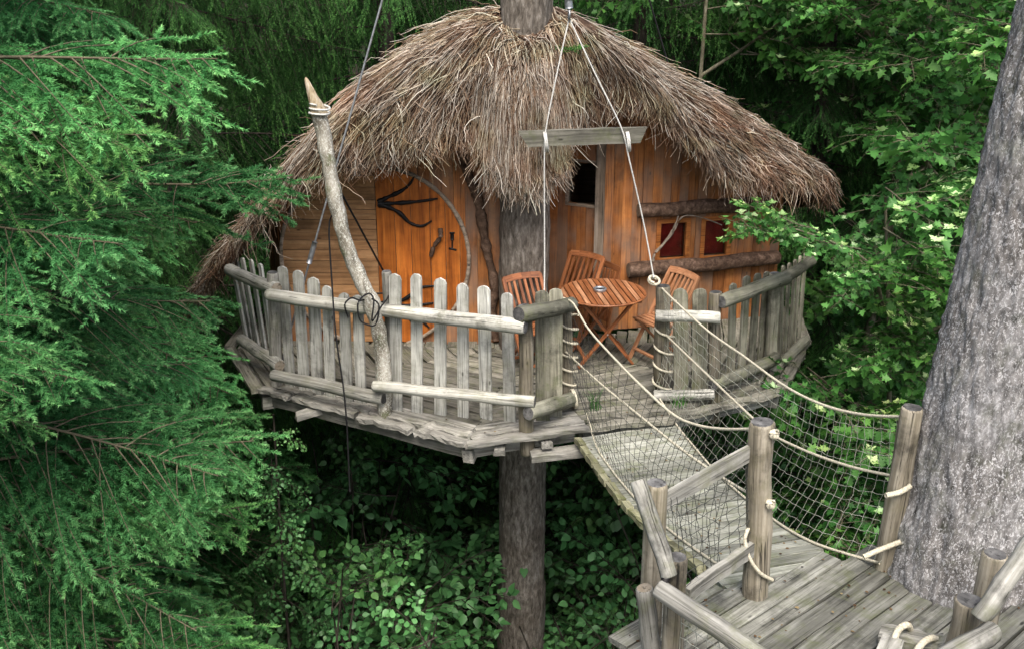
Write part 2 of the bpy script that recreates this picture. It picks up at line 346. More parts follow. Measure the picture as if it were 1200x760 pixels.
def catmull(pts, n, closed=False):
    p = np.array([list(x) for x in pts], float); k = len(p)
    segs = k if closed else k - 1
    out = []
    for t in np.linspace(0, segs, n, endpoint=not closed):
        i = min(int(t), segs - 1); u = t - i
        if closed: a, b, c, d = p[(i - 1) % k], p[i % k], p[(i + 1) % k], p[(i + 2) % k]
        else: a, b, c, d = p[max(i - 1, 0)], p[i], p[i + 1], p[min(i + 2, k - 1)]
        out.append(0.5 * ((2 * b) + (c - a) * u + (2 * a - 5 * b + 4 * c - d) * u * u + (3 * b - a - 3 * c + d) * u ** 3))
    return np.array(out)
def tubes(paths, radii, sides=3):          # paths (N,K,3), radii (N,K): one array mesh of thin tubes
    paths = np.asarray(paths, float); radii = np.asarray(radii, float); n, k, _ = paths.shape
    tg = np.gradient(paths, axis=1); tg /= np.linalg.norm(tg, axis=2, keepdims=True) + 1e-9
    ref = np.where(np.abs(tg[..., 2:3]) > 0.9, np.array([1.0, 0, 0]), np.array([0, 0, 1.0]))
    a = np.cross(tg, ref); a /= np.linalg.norm(a, axis=2, keepdims=True) + 1e-9; b = np.cross(tg, a)
    ang = np.arange(sides) * 2 * math.pi / sides
    v = paths[:, :, None, :] + radii[:, :, None, None] * (a[:, :, None, :] * np.cos(ang)[None, None, :, None] + b[:, :, None, :] * np.sin(ang)[None, None, :, None])
    base = (np.arange(n)[:, None, None] * k + np.arange(k - 1)[None, :, None]) * sides
    j = np.arange(sides)[None, None, :]; j2 = (j + 1) % sides
    f = np.stack([base + j, base + j2, base + sides + j2, base + sides + j], -1).reshape(-1, 4)
    return v.reshape(-1, 3), f
def tube_obj(name, pts, r, mat, parent=None, n=None, sides=6, mw=I4, taper=None, rough=0.0):
    n = n or max(4, len(pts) * 5)
    p = catmull(pts, n) if len(pts) > 2 else np.linspace(np.array(pts[0]), np.array(pts[1]), n)
    s = np.linspace(0, 1, n); rad = np.full(n, r) if taper is None else r + (taper - r) * s
    if rough: rad = rad * (1 + rough * np.array([noise.noise(Vector((x * n * 0.7, r * 100, pts[0][0]))) for x in s]))
    v, f = tubes(p[None], rad[None], sides)
    e = (n - 1) * sides
    me = np_mesh(name, v, [f, np.array([list(range(sides))]), np.array([list(range(e + sides - 1, e - 1, -1))])], mat, smooth=True)
    o = put(name, me, parent, mw); return o
def merge(parts):                          # [(v,f)] -> (v, [f...])
    off = 0; vs = []; fs = {}
    for v, f in parts:
        v = np.asarray(v); f = np.asarray(f); vs.append(v); fs.setdefault(f.shape[1], []).append(f + off); off += len(v)
    return np.concatenate(vs), [np.concatenate(x) for x in fs.values()]
def prism(name, poly, m, th, mat, parent, back=0.0):     # 2-D convex outline, local XY, thickness along local Z
    n = len(poly); v = [(x, y, -back) for x, y in poly] + [(x, y, th) for x, y in poly]
    f = [tuple(range(n - 1, -1, -1)), tuple(range(n, 2 * n))] + [(i, (i + 1) % n, n + (i + 1) % n, n + i) for i in range(n)]
    return put(name, mesh_from(name, v, f, mat), parent, m)
def clip(poly, clipper):                   # Sutherland-Hodgman, both convex, counter-clockwise clipper
    out = list(poly)
    for i in range(len(clipper)):
        a, b = clipper[i], clipper[(i + 1) % len(clipper)]; src, out = out, []
        def side(p): return (b[0] - a[0]) * (p[1] - a[1]) - (b[1] - a[1]) * (p[0] - a[0])
        for j in range(len(src)):
            p, q = src[j], src[(j + 1) % len(src)]; sp, sq = side(p), side(q)
            if sp >= 0: out.append(p)
            if (sp >= 0) != (sq >= 0):
                t = sp / (sp - sq); out.append((p[0] + (q[0] - p[0]) * t, p[1] + (q[1] - p[1]) * t))
        if not out: return []
    return out

# ------------------------------------------------------------------ the ground
GZ = -6.6
def build_ground():
    n = 90; xs = np.linspace(-1, 1, n); g = np.sign(xs) * np.abs(xs) ** 2.2 * 260
    v = []; f = []
    for j in range(n):
        for i in range(n):
            x, y = g[i], g[j] + 12
            z = GZ + 0.45 * noise.noise(Vector((x * 0.16, y * 0.16, 3))) + 0.12 * noise.noise(Vector((x * 0.8, y * 0.8, 9)))
            z += max(0, y - 22) * 0.05
            v.append((x, y, z))
    for j in range(n - 1):
        for i in range(n - 1): f.append((j * n + i, j * n + i + 1, (j + 1) * n + i + 1, (j + 1) * n + i))
    tag(put('ground', mesh_from('ground', v, f, M['ground'], True)), kind='structure')
build_ground()
def gz(x, y): return GZ + 0.45 * noise.noise(Vector((x * 0.16, y * 0.16, 3))) + max(0, y - 22) * 0.05 - 0.1

# ------------------------------------------------------------------ big trunks
def trunk_mesh(name, centre, radius, zs, mat, sides=96, depth=0.02, plate=(9, 9, 2.2), flute=0.05):
    z0, z1, nz = zs; v = []
    zz = np.linspace(z0, z1, nz)
    for z in zz:
        c = centre(z); r = radius(z)
        for j in range(sides):
            t = 2 * math.pi * j / sides; cx, sy = math.cos(t), math.sin(t)
            q = Vector((cx * r * plate[0], sy * r * plate[1], z * plate[2]))
            h = noise.noise(q) * 0.6 + noise.noise(q * 2.3) * 0.3
            h = 0.4 - abs(h) * 2.0
            rr = r * (1 + flute * noise.noise(Vector((cx * 1.6, sy * 1.6, z * 0.35)))) + depth * h + depth * 0.4 * noise.noise(q * 5)
            v.append((c[0] + rr * cx, c[1] + rr * sy, z))
    i = np.arange(nz - 1)[:, None] * sides; j = np.arange(sides)[None, :]; k = (j + 1) % sides
    f = np.stack([i + j, i + k, i + sides + k, i + sides + j], -1).reshape(-1, 4)
    return np_mesh(name, v, [f, np.array([list(range((nz - 1) * sides, nz * sides))])], mat, smooth=True)
TX, TY = 0.13, 10.33
t = thing('spruce_tree', (TX, TY, GZ), 'straight tree trunk rising through deck and thatched roof of tree house', 'tree')
put('trunk', trunk_mesh('trunk', lambda z: (TX + 0.004 * z, TY), lambda z: 0.262 + (0.02 if z < -3 else 0) + max(0, -4 - z) * 0.09 - max(0, z) * 0.004, (GZ - 0.3, 9.5, 300), M['trunk'], 80, 0.02), t)
host_tree = t
BX, BY = 2.60, 5.16
def bc(z): return (BX + (z - 0.6) * 0.062 + max(0, 0.9 - z) * 0.0, BY + (z - .6) * 0.02)
def brr(z): return 0.335 + 0.10 * math.exp(-(max(z, 0.1) - 0.2) / 0.75) - max(0, z - 1) * 0.012
t = thing('old_tree', (BX, BY, GZ), 'thick old tree trunk with pale lichen flecks rising beside the plank landing', 'tree')
put('trunk', trunk_mesh('trunk', bc, brr, (GZ - 0.3, 7.5, 640), M['bigbark'], 190, 0.032, (13, 13, 3.2), 0.11), t)
big_tree = t

# ------------------------------------------------------------------ deck
CEN = Vector((TX, TY, 0))
V_ = [Vector((-3.05, 11.6, 0)), G(266, 405), G(297, 455), G(545, 519), G(692, 497), G(786, 488), G(921, 454), G(950, 397), Vector((3.45, 11.7, 0))]
deck = thing('deck', (TX, TY, 0), 'raised deck of grey weathered boards under the tree house', 'deck')
def build_deck():
    for s in range(len(V_) - 1):
        a, b = V_[s], V_[s + 1]; d = (b - a).normalized(); nrm = Vector((-d.y, d.x, 0))
        if nrm.dot(CEN - a) < 0: nrm = -nrm
        L = (b - a).length; H = (CEN - a).dot(nrm)
        wd = 0.118; k = 0; z = -0.025 - 0.006 * (s % 2)
        apex = (CEN - a).dot(d)
        dep = 3.5
        while k * wd < min(H - 0.3, dep):
            off = (k + 0.5) * wd; fr = off / H
            x0 = apex * fr - random.uniform(0.0, 0.05); x1 = L + (apex - L) * fr + random.uniform(0.0, 0.05)
            o = off + random.uniform(-0.012, 0.012) - (random.uniform(0.0, 0.03) if k == 0 else 0)
            p, q = a + d * x0 + nrm * o, a + d * x1 + nrm * o
            nc = max(1, int((q - p).length / (0.75 if k < 2 else 1.6)))
            cuts = [p] + [p.lerp(q, (i + random.uniform(0.3, 0.7)) / nc) for i in range(nc)][(0 if nc > 1 else 1):] + [q]
            for c0, c1 in zip(cuts[:-1], cuts[1:]):
                g = (c1 - c0).normalized() * 0.006
                zz = Vector((0, 0, z + random.uniform(-0.006, 0.004))) + (nrm * random.uniform(-0.045, 0.03) if k == 0 else Vector((0, 0, 0)))
                plank('deck_board', c0 + g + zz, c1 - g + zz, wd - random.uniform(0.008, 0.018), 0.042, M['deck'] if s not in (2, 3) or k > 2 else M['grey'], deck, wob=(0.011 if 1 < s < 6 else 0.005) if k < 2 else 0.004, seg=9)
            k += 1
        if 1 <= s <= 6:      # beams under the edge
            i0, i1 = a + nrm * 0.13 - d * -0.1, b + nrm * 0.13 - d * 0.1
            zz = Vector((0, 0, -0.125))
            plank('edge_beam', i0 + zz, i1 + zz, 0.07, 0.14, M['grey'], deck, wob=0.006)
    for s in range(1, 8):
        v = V_[s]; d = (v - CEN).normalized()
        e = v - d * 0.06
        plank('joist', Vector((CEN.x, CEN.y, -0.16)) + d * 0.3, Vector((e.x, e.y, -0.16)), 0.09, 0.12, M['grey'], deck, wob=0.008)
    for px, py in ((585, 520), (640, 513), (350, 479)):
        a = G(px, py, -0.05) ; d = (a - CEN); d.z = 0; d.normalize()
        plank('joist_end', a - d * 0.75 + Vector((0, 0, -0.07)), a + d * 0.02 + Vector((0, 0, -0.07)), 0.10, 0.06, M['grey'], deck, wob=0.01)
    a, b = G(622, 533, -0.2), G(694, 526, -0.2)
    plank('lower_board', a, b, 0.16, 0.06, M['grey'], deck, wob=0.008)
build_deck()

# ------------------------------------------------------------------ roof surface
def build_roof():
    E = [P(232, 352, 11.0), P(264, 305, 10.35), P(300, 262, 10.0), P(345, 226, 9.85), P(400, 200, 9.78), P(460, 186, 9.78), P(515, 172, 9.85), P(552, 172, 9.9),
         P(582, 196, 9.88), P(615, 210, 9.85), P(644, 196, 9.92), P(664, 164, 10.1), P(692, 138, 10.25), P(738, 124, 10.35), P(785, 138, 10.35),
         P(818, 172, 10.4), P(850, 206, 10.45), P(902, 214, 10.5), P(942, 214, 10.75), P(970, 220, 11.1),
         Vector((3.45, 12.3, 1.1)), Vector((1.7, 13.5, 1.3)), Vector((-1.3, 13.5, 1.2)), Vector((-3.1, 12.6, 0.8))]
    NU, NV = 300, 30
    e = catmull(E, NU, True)
    c = np.array([TX, TY, 0.0]); d = e - c; d[:, 2] = 0; L = np.linalg.norm(d, axis=1, keepdims=True); d /= L
    front = np.clip(-d[:, 1:2], 0, 1)
    s0 = c + d * 0.25; s0[:, 2:3] = 3.47 - 0.22 * front
    H = s0[:, 2:3] - e[:, 2:3]; W = np.linalg.norm((e - s0)[:, :2], axis=1, keepdims=True)
    p1 = s0 + d * W * 0.32; rt_ = np.clip(d[:, 0:1] * 1.3, 0, 1) * np.clip((W - 0.9) / 0.8, 0, 1)
    p1[:, 2:3] = s0[:, 2:3] - (0.04 + 0.20 * rt_) * H
    p2 = s0 + d * W * 0.86; p2[:, 2:3] = e[:, 2:3] + np.clip(0.50 * H, 0.3, 0.72) * (np.where(W > 0.9, 1.0, 0.9) - 0.32 * rt_)
    v = np.linspace(0, 1, NV)[None, :, None]
    g = (1 - v) ** 3 * s0[:, None] + 3 * (1 - v) ** 2 * v * p1[:, None] + 3 * (1 - v) * v * v * p2[:, None] + v ** 3 * e[:, None]
    du = np.roll(g, -1, 0) - np.roll(g, 1, 0); dv = np.gradient(g, axis=1)
    nr = np.cross(du, dv); nr /= np.linalg.norm(nr, axis=2, keepdims=True) + 1e-9
    if nr[NU // 8, NV // 2, 2] < 0: nr = -nr
    for _ in range(3): nr = (nr + np.roll(nr, 1, 0) + np.roll(nr, -1, 0)) / 3
    lump = np.array([[noise.noise(Vector((g[i, j] * 1.7).tolist())) + 0.6 * noise.noise(Vector((g[i, j] * 4.1).tolist())) for j in range(NV)] for i in range(NU)])
    g = g + nr * (lump * 0.055 * np.linspace(0.2, 1, NV)[None, :])[..., None]
    return g, nr
RG, RN = build_roof()
NU, NV = RG.shape[:2]
house = thing('tree_house', (TX, TY, 0), 'round orange wooden tree house with shaggy thatched roof', 'tree house')
def roof_base():
    inner = RG - RN * (0.10 * np.linspace(0.5, 1, NV)[None, :, None])
    inner[:, -1, 2] += 0.03
    v = np.concatenate([RG.reshape(-1, 3), inner.reshape(-1, 3)])
    i = np.arange(NU)[:, None]; j = np.arange(NV - 1)[None, :]; i2 = (i + 1) % NU
    f = np.stack([i * NV + j, i * NV + j + 1, i2 * NV + j + 1, i2 * NV + j], -1).reshape(-1, 4)
    o = NU * NV; f2 = f[:, ::-1] + o
    ii = np.arange(NU); k = NV - 1
    rim = np.stack([ii * NV + k, ii * NV + k + o, ((ii + 1) % NU) * NV + k + o, ((ii + 1) % NU) * NV + k], -1)
    ob = put('roof', np_mesh('roof', v, [f, f2, rim], M['thatch_base'], smooth=True), house)
    bvh = BVHTree.FromPolygons([tuple(x) for x in inner.reshape(-1, 3)], [tuple(x) for x in f])
    return ob, bvh
roof, RBVH = roof_base()
def roof_z(x, y, default=1.2):
    h = RBVH.ray_cast(Vector((x, y, 6)), Vector((0, 0, -1)))
    return h[0].z if h[0] is not None else default
def build_thatch():
    ml = np.linalg.norm(np.diff(RG, axis=1), axis=2).sum(1)          # meridian length
    el = np.linalg.norm(np.roll(RG[:, -1], -1, 0) - RG[:, -1], axis=1)
    back = RG[:, -1, 1] > 11.6
    def samp(u, v):
        u = np.mod(u, NU); i = np.floor(u).astype(int); fu = (u - i)[..., None]; i2 = (i + 1) % NU
        vv = np.clip(v, 0, 1) * (NV - 1); j = np.minimum(np.floor(vv).astype(int), NV - 2); fv = (vv - j)[..., None]
        def bl(A): return (A[i, j] * (1 - fv) + A[i, j + 1] * fv) * (1 - fu) + (A[i2, j] * (1 - fv) + A[i2, j + 1] * fv) * fu
        return bl(RG), bl(RN)
    tan = RG[:, -1] - RG[:, -3]; tan /= np.linalg.norm(tan, axis=1, keepdims=True)
    allp, allr, allt = [], [], []
    def batch(n, v0a, v0b, lmin, lmax, K, r0, lift, drift, tintm, wt, droop=0.75, curl=0.02, power=1.0, over=0.10):
        p = wt / wt.sum()
        u = RNG.choice(NU, n, p=p) + RNG.random(n)
        ui = np.floor(u).astype(int) % NU
        v0 = v0a + (v0b - v0a) * RNG.random(n) ** power
        ln = lmin + (lmax - lmin) * RNG.random(n) ** 1.5
        ln = np.minimum(ln, (1 - v0) * ml[ui] + over * RNG.random(n) ** 1.3 + 0.05)
        dvv = ln / ml[ui]
        s = np.linspace(0, 1, K)[None, :]
        vv = v0[:, None] + dvv[:, None] * s
        w0 = np.maximum(0.12, np.clip(vv, 0, 1.0))
        arc = el[ui][:, None]
        dr = (RNG.normal(0, drift, n)[:, None] * s * ln[:, None] + RNG.normal(0, 0.012, (n, K)).cumsum(1) * 0.5) / np.maximum(arc * w0, 0.006)
        dr = np.clip(dr, -9, 9)
        uu = u[:, None] + dr
        pos, nrm = samp(uu, vv)
        ex = np.maximum(vv - 1, 0) * ml[ui][:, None]
        tt = tan[np.mod(np.floor(uu).astype(int), NU)]
        pos = pos + tt * (ex * (1 - droop))[..., None]; pos[..., 2] -= ex * droop
        pos[..., :2] += (RNG.normal(0, 0.35, (n, 1, 2)) * (ex ** 1.1)[..., None])
        lf = (RNG.random(n)[:, None] * lift) * (0.25 + s) + 0.004
        pos = pos + nrm * lf[..., None]
        pos += RNG.normal(0, curl, (n, K, 3)).cumsum(1) * 0.35
        rad = r0 * (0.6 + 0.8 * RNG.random(n))[:, None] * (1 - 0.65 * s)
        tn = np.clip(RNG.normal(tintm, 0.25, n), 0, 1)
        allp.append((pos, rad, tn))
    area = el * ml; area = np.where(back, area * 0.35, area)
    fr = np.where(back, el * 0.2, el)
    fcx = (RG[:, -1, 0]); fy = RG[:, -1, 1]
    mane = np.where((fcx > TX - 0.42) & (fcx < TX + 0.36) & (fy < 10.3), el + 0.02, 0)
    batch(15500, 0.0, 1.0, 0.20, 0.65, 5, 0.0046, 0.04, 0.38, 0.42, area, power=0.8, over=0.12)
    batch(4600, 0.0, 0.95, 0.30, 0.85, 7, 0.0050, 0.075, 0.6, 0.72, area, curl=0.03, power=0.7, over=0.15)
    batch(700, 0.0, 0.9, 0.20, 0.6, 7, 0.006, 0.14, 1.2, 0.75, area, curl=0.04, power=0.8, over=0.1)
    batch(1500, 0.0, 0.5, 0.30, 0.8, 6, 0.006, 0.07, 0.4, 0.62, np.ones(NU) * 0.02 + mane, curl=0.02)
    batch(3600, 0.80, 1.0, 0.12, 0.45, 6, 0.0050, 0.05, 0.3, 0.40, fr, over=0.16)
    batch(220, 0.85, 1.0, 0.3, 0.6, 8, 0.0050, 0.06, 0.4, 0.6, fr, over=0.45, droop=0.9, curl=0.03)
    batch(2600, 0.35, 1.0, 0.35, 0.95, 8, 0.0055, 0.08, 0.22, 0.72, mane, droop=0.9, curl=0.02, over=0.28)
    left = np.where((fcx < -2.3) & (fy < 12), el, 0)
    batch(900, 0.75, 1.0, 0.3, 0.75, 8, 0.0055, 0.1, 0.5, 0.55, left, droop=0.8, curl=0.05, over=0.6)
    right = np.where((fcx > 1.3) & (fy < 11.5), el, 0)
    batch(1700, 0.6, 1.0, 0.35, 0.85, 7, 0.0055, 0.09, 0.35, 0.5, right, droop=0.75, curl=0.03, over=0.30)
    vs, fs, ts = [], [], []; off = 0
    for pos, rad, tn in allp:
        v, f = tubes(pos, rad, 3); vs.append(v); fs.append(f + off); off += len(v)
        ts.append(np.repeat(tn, pos.shape[1] * 3))
    o = put('thatch', np_mesh('thatch', np.concatenate(vs), np.concatenate(fs), M['thatch'], np.concatenate(ts)), roof)
    tag(o, kind='stuff')
build_thatch()

# ------------------------------------------------------------------ walls of the tree house
D0, D1 = Vector((-2.44, 10.5, 0)), Vector((0.0, 10.46, 0))
R0, CC, R1 = Vector((0.40, 11.2, 0)), Vector((0.98, 10.88, 0)), Vector((3.05, 11.34, 0))
PLAN = [Vector((-2.3, 12.6, 0)), Vector((-2.82, 11.5, 0)), D0, D1, R0, CC, R1, Vector((3.15, 12.3, 0)), Vector((1.5, 13.1, 0)), Vector((-1.2, 13.1, 0))]
def wall_frame(a, b):                       # local X along wall, local Y up, local Z outward
    x = (b - a).normalized(); y = Vector((0, 0, 1)); z = x.cross(y)
    m = Matrix((x, y, z)).transposed().to_4x4(); m.translation = a
    return m, (b - a).length
def wall(a, b, holes=(), mat=None, wd=0.125, visible=True):
    m, L = wall_frame(a, b); mat = mat or M['orange']
    out = m.col[2].to_3d()
    if visible: nb = []
    def top(u):
        p = m @ Vector((u, 0, 0)); return roof_z(p.x, p.y) - 0.01
    # backing sheet behind the boards, left open at the windows
    us = sorted({0.0, L, *[h for H in holes for h in (H[0], H[2])], *[L * i / 10 for i in range(1, 10)]})
    v, f = [], []
    for u0, u1 in zip(us[:-1], us[1:]):
        t0 = min(top(u0), top(u1)) - 0.02
        cuts = [(-0.05, t0)]
        for H in holes:
            if u0 >= H[0] - 1e-6 and u1 <= H[2] + 1e-6: cuts = [(-0.05, H[1]), (H[3], t0)]
        for c0, c1 in cuts:
            if c1 - c0 < 0.02: continue
            k = len(v); v += [(u0, c0, -0.07), (u1, c0, -0.07), (u1, c1, -0.07), (u0, c1, -0.07), (u0, c0, -0.02), (u1, c0, -0.02), (u1, c1, -0.02), (u0, c1, -0.02)]
            f += [tuple(k + i for i in q) for q in ((3, 2, 1, 0), (4, 5, 6, 7), (0, 1, 5, 4), (2, 3, 7, 6), (1, 2, 6, 5), (3, 0, 4, 7))]
    wl = put('wall', mesh_from('wall', v, f, M['grey_trim']), house, m)
    if not visible: return m, wl
    cutset = sorted({0.0, L, *[h for H in holes for h in (H[0], H[2])]})
    for a0, a1 in zip(cutset[:-1], cutset[1:]):
        n = max(1, round((a1 - a0) / wd)); bw = (a1 - a0) / n
        for i in range(n):
            u = a0 + (i + 0.5) * bw; t0 = top(u)
            spans = [(-0.03, t0)]
            for H in holes:
                if H[0] < u < H[2]: spans = [(-0.03, H[1]), (H[3], t0)]
            for c0, c1 in spans:
                if c1 - c0 < 0.03: continue
                z = random.uniform(-0.004, 0.004)
                plank('wall_board', m @ Vector((u, c0, z)), m @ Vector((u, c1, z)), bw - 0.003, 0.024, mat, wl, up=out, wob=0.0018, seg=4)
    return m, wl
def uv(m, px, py):                          # photo pixel -> (u, v) on a wall
    q = m.inverted() @ PL(px, py, m.translation, m.col[2].to_3d()); return q.x, q.y
mr, Lr = wall_frame(R0, CC); mw, Lw = wall_frame(CC, R1)
(a0, b0), (a1, b1) = uv(mr, 666, 237), uv(mr, 700, 192)
H1 = (a0, b0, min(a1, Lr - 0.03), b1)
q0, q1, q2, q3 = uv(mw, 772, 303), uv(mw, 804, 260), uv(mw, 824, 297), uv(mw, 853, 257)
vb, vt = q0[1], q1[1]
H2, H3 = (q0[0], vb, q1[0], vt), (q2[0], vb, q3[0], vt)
wall(PLAN[1], D0); md, wdoor = wall(D0, D1); wall(D1, R0, wd=0.14)
wall(R0, CC, [H1], wd=0.13); wall(CC, R1, [H2, H3], wd=0.115); wall(R1, PLAN[7], visible=True)
for i in (7, 8, 9): wall(PLAN[i], PLAN[(i + 1) % 10], visible=False)
put('floor', mesh_from('floor', [(p.x, p.y, -0.02) for p in PLAN], [tuple(range(len(PLAN)))], M['inside']), house)
def window(m, H, mat, glazing, fw=0.035, proud=0.02, back=None):
    u0, v0, u1, v1 = H; n = m.col[2].to_3d()
    f = thing_part = None
    parts = []
    pane = put('pane', mesh_from('pane', [(u0, v0, -0.035), (u1, v0, -0.035), (u1, v1, -0.035), (u0, v1, -0.035), (u0, v0, -0.04), (u1, v0, -0.04), (u1, v1, -0.04), (u0, v1, -0.04)],
               [(0, 1, 2, 3), (7, 6, 5, 4), (0, 4, 5, 1), (2, 6, 7, 3)], M['glass']), None, m)
    win = put('window', mesh_from('window', *frame_ring(u0, v0, u1, v1, fw, -0.06, proud), mat), house, m)
    pane.parent = win; pane.matrix_parent_inverse = WM[win.name].inverted()
    if back:
        e = 0.03
        put('curtain', mesh_from('curtain', [(u0 - e, v0 - e, -0.12), (u1 + e, v0 - e, -0.12), (u1 + e, v1 + e, -0.12), (u0 - e, v1 + e, -0.12)], [(0, 1, 2, 3)], back), win, m)
    return win
def frame_ring(u0, v0, u1, v1, fw, zb, zf):
    o = [(u0 - fw, v0 - fw), (u1 + fw, v0 - fw), (u1 + fw, v1 + fw), (u0 - fw, v1 + fw)]; i = [(u0, v0), (u1, v0), (u1, v1), (u0, v1)]
    v = [(x, y, zf) for x, y in o] + [(x, y, zf) for x, y in i] + [(x, y, zb) for x, y in i] + [(x, y, 0.0) for x, y in o]
    f = []
    for k in range(4):
        l = (k + 1) % 4; f += [(k, l, 4 + l, 4 + k), (4 + k, 4 + l, 8 + l, 8 + k), (12 + k, 12 + l, l, k)]
    return v, f
window(mr, H1, M['grey_trim'], 'glass', 0.03)
window(mw, H2, M['frame'], 'glass', 0.05, 0.025, M['red'])
window(mw, H3, M['frame'], 'glass', 0.05, 0.022, M['red'])
# corner post, log sill and lintel, crooked trim branch
plank('corner_board', CC + Vector((-0.03, -0.03, 0)), CC + Vector((-0.03, -0.03, roof_z(CC.x, CC.y) - 0.02)), 0.10, 0.03, M['grey_trim'], house, up=Vector((-0.4, -1, 0)))
nw = mw.col[2].to_3d()
def on_wall(m, px, py, off): return PL(px, py, m.translation + m.col[2].to_3d() * off, m.col[2].to_3d())
log('sill_log', on_wall(mw, 736, 318, 0.07), on_wall(mw, 912, 302, 0.07), 0.088, 0.082, M['barklog'], house, M['end_pale'], wob=0.10, seg=12)
log('lintel_log', on_wall(mw, 748, 248, 0.07), on_wall(mw, 905, 238, 0.07), 0.078, 0.085, M['barklog'], house, M['end_pale'], wob=0.10, seg=12)
tube_obj('trim_branch', [on_wall(md, x, y, 0.06) for x, y in ((541, 165), (547, 200), (560, 232), (565, 262), (572, 300), (580, 335), (577, 362), (581, 398))], 0.052, M['barklog'], house, 50, 8, taper=0.045, rough=0.5)
o = tube_obj('window_branch', [on_wall(mw, x, y, 0.10) for x, y in ((765, 306), (768, 296), (782, 280), (792, 262), (796, 248))], 0.018, M['twig'], house, 20, 6, taper=0.008, rough=0.4)
tube_obj('twig', [on_wall(mw, x, y, 0.11) for x, y in ((769, 296), (788, 274), (800, 254), (822, 255), (846, 264))], 0.012, M['twig'], o, 20, 5, taper=0.005, rough=0.4)
# the round door
def round_door():
    n = wall_frame(D0, D1)[0]; cu, cv = uv(n, 440, 302); r = 0.985
    m = n @ Matrix.Translation((cu, cv, 0.018))
    cir = [(r * math.cos(2 * math.pi * i / 48), r * math.sin(2 * math.pi * i / 48)) for i in range(48)]
    cir = clip(cir, [(-2, -cv + 0.003), (2, -cv + 0.003), (2, 2), (-2, 2)])
    panel = prism('door_panel', clip([(x * 0.985, y * 0.985) for x, y in cir], [(-2, -2), (0.03, -2), (0.03, 2), (-2, 2)]), m, 0.004, M['grey_trim'], house)
    tag(panel, 'pale half of round wall of horizontal boards')
    y = -r
    while y < r:
        h = random.choice((0.105, 0.12, 0.135)); pl = clip([(-r, y + 0.003), (0.03, y + 0.003), (0.03, y + h - 0.003), (-r, y + h - 0.003)], cir)
        if len(pl) > 2:
            mm = m @ Matrix.Translation((0, 0, 0.005 + random.uniform(0, 0.004)))
            prism('panel_board', pl, mm, 0.016, M['pale'], panel)
        y += h
    door = prism('door', clip([(x * 0.985, y * 0.985) for x, y in cir], [(0.035, -2), (2, -2), (2, 2), (0.035, 2)]), m, 0.004, M['grey_trim'], house)
    tag(door, 'orange half-round door of upright boards')
    x = 0.036
    for wv in (0.19, 0.17, 0.20, 0.16, 0.15, 0.2):
        # grain runs along local X, so each board is laid out turned a quarter
        pl = clip([(x + 0.003, -r), (x + wv - 0.003, -r), (x + wv - 0.003, r), (x + 0.003, r)], cir)
        if len(pl) > 2:
            mm = m @ Matrix.Translation((0, 0, 0.005 + random.uniform(0, 0.003))) @ Matrix.Rotation(R(90), 4, 'Z')
            prism('door_board', [(b, -a) for a, b in pl], mm, 0.02, M['door'], door)
        x += wv
    rr = r + 0.012
    ring = [m @ Vector((rr * math.cos(t), rr * math.sin(t) * (1 + 0.01 * math.sin(3 * t)), 0.02)) for t in np.linspace(R(-72), R(252), 70)]
    tube_obj('door_frame', ring, 0.024, M['grey_trim'], house, 140, 7, rough=0.3)
    inv = n
    def w(px, py, off=0.05): return on_wall(n, px, py, off)
    for pts in (((443, 237), (455, 231), (470, 224), (480, 216), (486, 206)), ((443, 239), (468, 238), (492, 236), (513, 233)), ((443, 239), (458, 244), (470, 251), (480, 261), (494, 265), (506, 259))):
        tube_obj('hinge', [w(*p) for p in pts], 0.03, M['iron'], door, 24, 6, taper=0.011, rough=0.5)
    for pts in (((445, 356), (470, 352), (482, 345), (492, 337), (510, 335)), ((445, 358), (480, 358), (508, 355)), ((445, 360), (470, 362), (490, 372), (503, 384))):
        tube_obj('hinge', [w(*p) for p in pts], 0.028, M['iron'], door, 24, 6, taper=0.011, rough=0.5)
    h = tube_obj('door_handle', [w(516, 268, .06), w(516, 278, .1), w(509, 288, .1), w(505, 300, .06)], 0.026, M['barklog'], door, 16, 7, rough=0.4)
    for (x0, y0), (x1, y1), rad in (((527, 273), (533, 273), .012), ((530, 273), (530, 281), .022), ((530, 281), (530, 291), .01), ((526, 291), (535, 293), .012)):
        tube_obj('latch', [w(x0, y0, .042), w(x1, y1, .042)], rad, M['iron'], door, 4, 6)
round_door()

# ------------------------------------------------------------------ picket fences
def picket(base, top, wd, parent, mat, th=0.022, out=None):
    base = Vector(base); top = Vector(top)
    out = out or Vector((base.x - TX, base.y - TY, 0)).normalized()
    m, L = frame(base, top, out); h = wd / 2; r = random.uniform(0.7, 1.0)
    pts = [(0, -h), (L - h * r, -h), (L - h * 0.35 * r, -h * 0.8), (L - h * 0.08, -h * 0.4), (L, 0), (L - h * 0.08, h * 0.4), (L - h * 0.35 * r, h * 0.8), (L - h * r, h), (0, h)]
    pts = [(x + random.uniform(-.003, .003), y + random.uniform(-.003, .003)) for x, y in pts]
    return prism('picket', pts, m, th / 2, mat, parent, back=th / 2)
def pk(parent, tpx, tpy, bpx, bpy_, wd, mat, lean=0.03, z=-0.06, o_=None):
    b = G(bpx, bpy_, z); out = Vector((b.x - TX, b.y - TY, 0)).normalized()
    t = P(tpx, tpy, b.y + out.y * lean)
    picket(b, t, wd, parent, mat, out=o_)
OUT_L = Vector((-0.40, -0.92, 0)); OUT_B = Vector((-0.80, -0.60, 0)); OUT_R = Vector((0.62, -0.78, 0)); OUT_E = Vector((0.80, -0.60, 0)); OUT_G = Vector((0.05, -1, 0))
LF = thing('picket_fence', G(470, 485), 'grey picket fence along the deck edge before the round door', 'fence')
